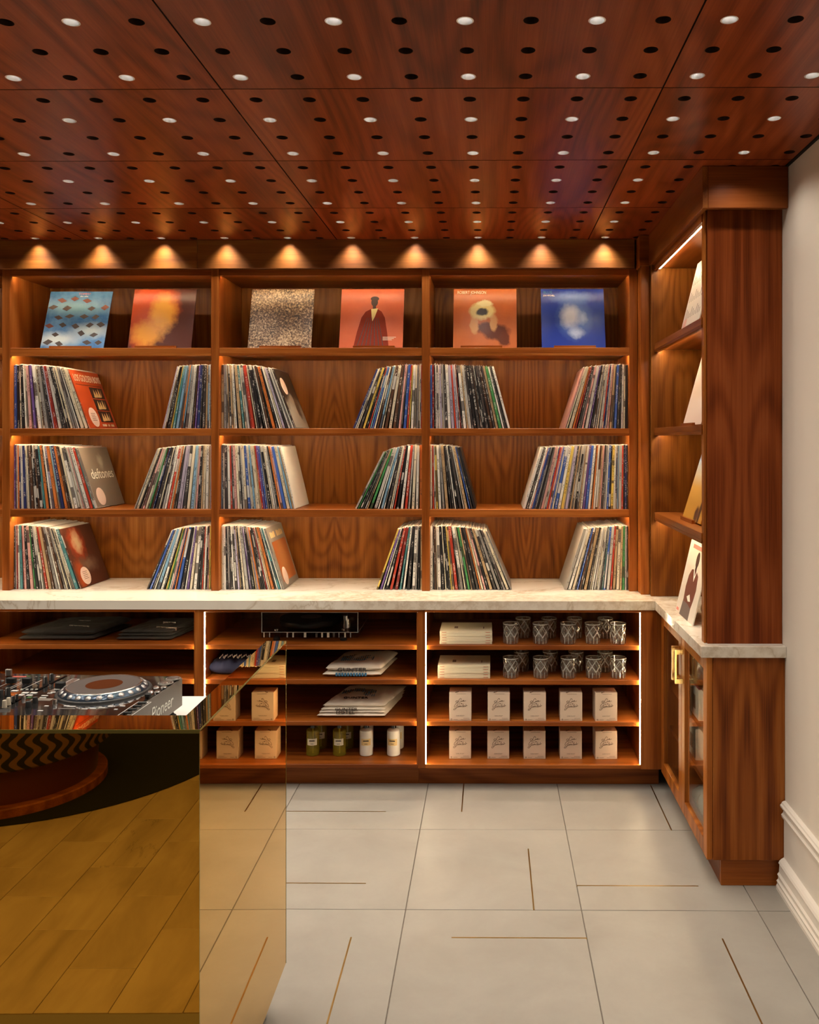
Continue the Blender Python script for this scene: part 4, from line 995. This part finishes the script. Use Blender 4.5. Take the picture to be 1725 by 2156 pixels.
for k in range(24):
    a = 2*PI*k/24+.1; link('finger_dimple', dm, jog, (.0965*math.cos(a), .0965*math.sin(a), .0108), (0, math.radians(38), a))
def knob(par, px, py, r, h, mat='deck_mat', ring=None, nm='knob', root=dl, seg=18):
    x, y = root(px, py); o = MB().lathe([(.0001,0),(r*1.12,0),(r,.003),(r*.86,h),(r*.78,h+.0008),(.0001,h+.0008)], seg).build(nm, mat, par, (x, y, H))
    if ring: MB().box(-.0006, .0006, -r*1.0, -r*.2, .003, h+.0014).build('pointer', ring, o)
    return o
def key(par, px, py, w_, d_, h, mat, nm='button', root=dl, rz=0):
    x, y = root(px, py); return MB().cbox(-w_/2, w_/2, -d_/2, d_/2, 0, h, min(h,w_,d_)*.2).build(nm, mat, par, (x, y, H), (0,0,rz))
for px, py in ((365,1429),(349,1438.5)):
    x, y = dl(px, py); o = MB().lathe([(.0001,.0035),(.011,.0042),(.0145,.0035),(.016,.0)], 32).build('play_button', 'silver', deck, (x, y, H)); MB().lathe([(.0162,0),(.0162,.002),(.019,.0015),(.0195,0)], 32).build('button_ring', 'deck_side', o)
for px, py in ((329,1447),(345,1447),(317,1456.5),(332,1456.5)):
    x, y = dl(px, py); MB().lathe([(.0001,.003),(.006,.0028),(.0078,0)], 20).build('round_button', 'silver', deck, (x, y, H))
key(deck, 312, 1469, .014, .011, .011, 'rubber', 'switch')
x0, y0 = dl(305, 1478); x1, y1 = dl(268, 1500)
MB().box(x0-.016, x0+.016, y0-.0008, y0+.0008, 0, .0005).box(x0-.0165, x0-.0150, y1-.03, y0, 0, .0005).box(x0+.0150, x0+.0165, y1-.03, y0, 0, .0005).build('outline_print', 'print_pale', deck, (0,0,H))
for k in range(4): MB().cbox(x0-.010, x0+.010, -.004, .004, 0, .004, .001).build('slot_button', 'rubber', deck, (0, y0-.014-.024*k, H))
MB().box(x0-.012, x0+.012, y0-.008, y0-.004, 0, .0005).build('outline_print', 'print_pale', deck, (0,0,H))
xs, ys = dl(160, 1430); xe, ye = dl(118, 1449)
MB().box(xs-.010, xs-.0085, ye, ys, 0, .001).box(xs+.0085, xs+.010, ye, ys, 0, .001).box(xs-.010, xs+.010, ys-.001, ys, 0, .001).build('outline_print', 'print_pale', deck, (0,0,H))
MB().box(xs-.0085, xs+.0085, ye-.03, ys-.002, 0, .0008).build('fader_plate', 'silver', deck, (0,0,H))
x, y = dl(127, 1450); MB().cbox(-.0115, .0115, -.007, .007, .001, .017, .002).build('fader_cap', 'rubber', deck, (x, y, H))
knob(deck, 74, 1480, .0065, .013, 'rubber'); knob(deck, 60, 1490, .0070, .014, 'rubber')
for px, py, w_ in ((112,1458,.012),(105,1460,.012),(94,1465,.016),(90,1469.5,.016),(120,1452,.014),(98,1487,.010),(140,1487,.012),(150,1488,.02),(85,1497,.012),(232,1488,.012),(258,1487,.012),(244,1494,.008)):
    key(deck, px, py, w_, .005, .0012, 'print_pale', 'soft_key')
key(deck, 88, 1473, .05, .018, .0006, 'deck_side', 'screen_bezel'); knob(deck, 116, 1482, .006, .010, 'silver')
xm, ym = dl(140, 1492); MB().box(-.02,.02,-.0006,.0006,0,.0004).build('fine_print', 'print_pale', deck, (xm, ym, H))
for px, py in ((178,1493),(196,1492),(214,1490),(236,1487)): key(deck, px, py, .014, .004, .0008, 'print_pale', 'soft_key')

# mixer left of the player
mxr = thing('mixer', 'black disc jockey mixer with knobs and faders, left of the media player', 'mixer', (dx-.3115*math.cos(DR), dy-.3115*math.sin(DR), .875), DR)
def ml(px, py, z=ZD): x, y = dl(px, py, z); return (x+.3115, y)
MB().cbox(-.32, 0, -DD, 0, .024, H, .002).build('chassis', 'deck_black', mxr)
for x in (-.03,-.29):
    for y in (-.04,-.34): link('foot', ftm, mxr, (x, y, -.0015))
for px, py in ((24,1440.5),(57,1440.5)):
    x, y = ml(px, py); MB().cbox(-.0115, .0115, -.006, .006, .002, .017, .002).build('fader_cap', 'rubber', mxr, (x, y, H))
    MB().box(-.001, .001, -.04, .035, 0, .0004).build('fader_slot', 'deck_mat', mxr, (x, y, H))
    for s in (-1, 1): MB().box(s*.016-.0005, s*.016+.0005, -.055, .04, 0, .0004).build('outline_print', 'print_pale', mxr, (x, y, H))
x, y = ml(19, 1424); MB().cbox(-.007, .007, -.004, .004, .001, .019, .0015).build('fader_cap', 'deck_side', mxr, (x, y, H)); MB().box(-.0075, -.0055, -.0045, .0045, .002, .0185).build('pointer', 'print_pale', mxr, (x, y, H))
for px, py, r, h, m, rg in ((95.5,1440.5,.0062,.018,'rubber','print_pale'),(108,1434,.0062,.018,'rubber','print_pale'),(16,1465,.0068,.019,'rubber','print_pale'),(1,1470,.0070,.019,'rubber','print_pale'),(35,1474,.0042,.013,'rubber','print_pale'),(27,1479,.0045,.014,'rubber','print_pale'),(9.5,1489.5,.0052,.016,'knob_cream',None),(18,1484,.0052,.016,'knob_cream',None),(50,1472,.005,.008,'silver',None)):
    knob(mxr, px, py, r, h, m, rg, root=ml)
for px, py, w_, d_, m in ((31,1455,.016,.010,'print_pale'),(53,1459.5,.016,.010,'print_pale'),(71,1459.5,.016,.010,'print_pale'),(45,1464,.014,.009,'print_pale'),(62,1464.5,.014,.009,'print_pale'),(62,1469,.010,.010,'led_green'),(46,1452,.006,.004,'print_pale'),(57,1452,.006,.004,'print_pale'),(67,1452,.006,.004,'print_pale'),(77,1452,.006,.004,'print_pale'),(76,1425.5,.007,.004,'silver'),(86,1425.5,.007,.004,'silver'),(122,1425,.009,.007,'knob_cream'),(143,1422,.008,.004,'silver'),(73,1433,.006,.004,'silver'),(74,1437,.006,.004,'silver'),(40,1432.5,.01,.004,'silver'),(5,1433,.008,.004,'silver'),(105,1443,.006,.003,'silver')):
    key(mxr, px, py, w_, d_, .0015, m, root=ml)
for k in range(7): key(mxr, 29+4.2*k, 1425, .004, .010, .0006, 'box_red', 'level_print', root=ml)
key(mxr, 60, 1424, .010, .008, .0006, 'led_green', 'level_print', root=ml)
x, y = ml(80, 1446.5); MB().tube([(0,0,0),(.003,0,.006),(-.004,0,.010)], .002, 8).build('toggle', 'rubber', mxr, (x, y, H)); x, y = ml(7, 1496); MB().lathe([(.0001,.001),(.012,.001),(.013,0)], 24).build('crossfader_dial', 'deck_mat', mxr, (x, y, H))

# ------------------------------------------------------------------ lounge side, seen in the mirror
tag(MB().lathe([(.0001,.0085),(.99,.0085),(.996,.005),(.996,.0)], 72).build('round_rug', 'rug', None, (-2.262,-1.138,.0003)), 'large round black rug reflected in the booth front', 'rug')
t = NT('wave_fabric'); tc = t.n('ShaderNodeTexCoord').outputs['Object']; sp = t.n('ShaderNodeSeparateXYZ'); t.l(tc, sp.inputs[0])
an = t.math('ARCTAN2', sp.outputs[1], sp.outputs[0]); v = t.math('DIVIDE', sp.outputs[2], .085)
sw = t.math('MULTIPLY', t.math('SINE', t.math('MULTIPLY', v, 2*PI)), .30); u = t.math('ADD', t.math('MULTIPLY', an, 7.5), sw)
f = t.math('GREATER_THAN', t.math('FRACT', u), .5); t.col(t.mix(f, (.008,.006,.005), (.17,.085,.04))); t.b.inputs['Roughness'].default_value = .85
pf = thing('round_pouf', 'round pouf in wavy patterned fabric on dark red base, mirrored in booth', 'pouf', (-2.18,-.60,.009))
MB().lathe([(.0001,0),(.405,0),(.405,.035),(.40,.040),(.0001,.040)], 64).build('plinth', 'walnut_horizontal', pf)
MB().lathe([(.36,.040),(.37,.19),(.0001,.19)], 64).build('base', 'pouf_red', pf)
MB().lathe([(.0001,.19),(.40,.19),(.43,.205),(.44,.25),(.44,.52),(.42,.56),(.36,.58),(.0001,.585)], 72).build('cushion', 'wave_fabric', pf)

# printing too fine to pick apart piece by piece
for o in COL.objects:
    if o.name.split('.')[0] in ('fine_print', 'chest_print', 'lid_lettering', 'label_print', 'outline_print', 'script_lettering') and o.parent: o['kind'] = 'stuff'
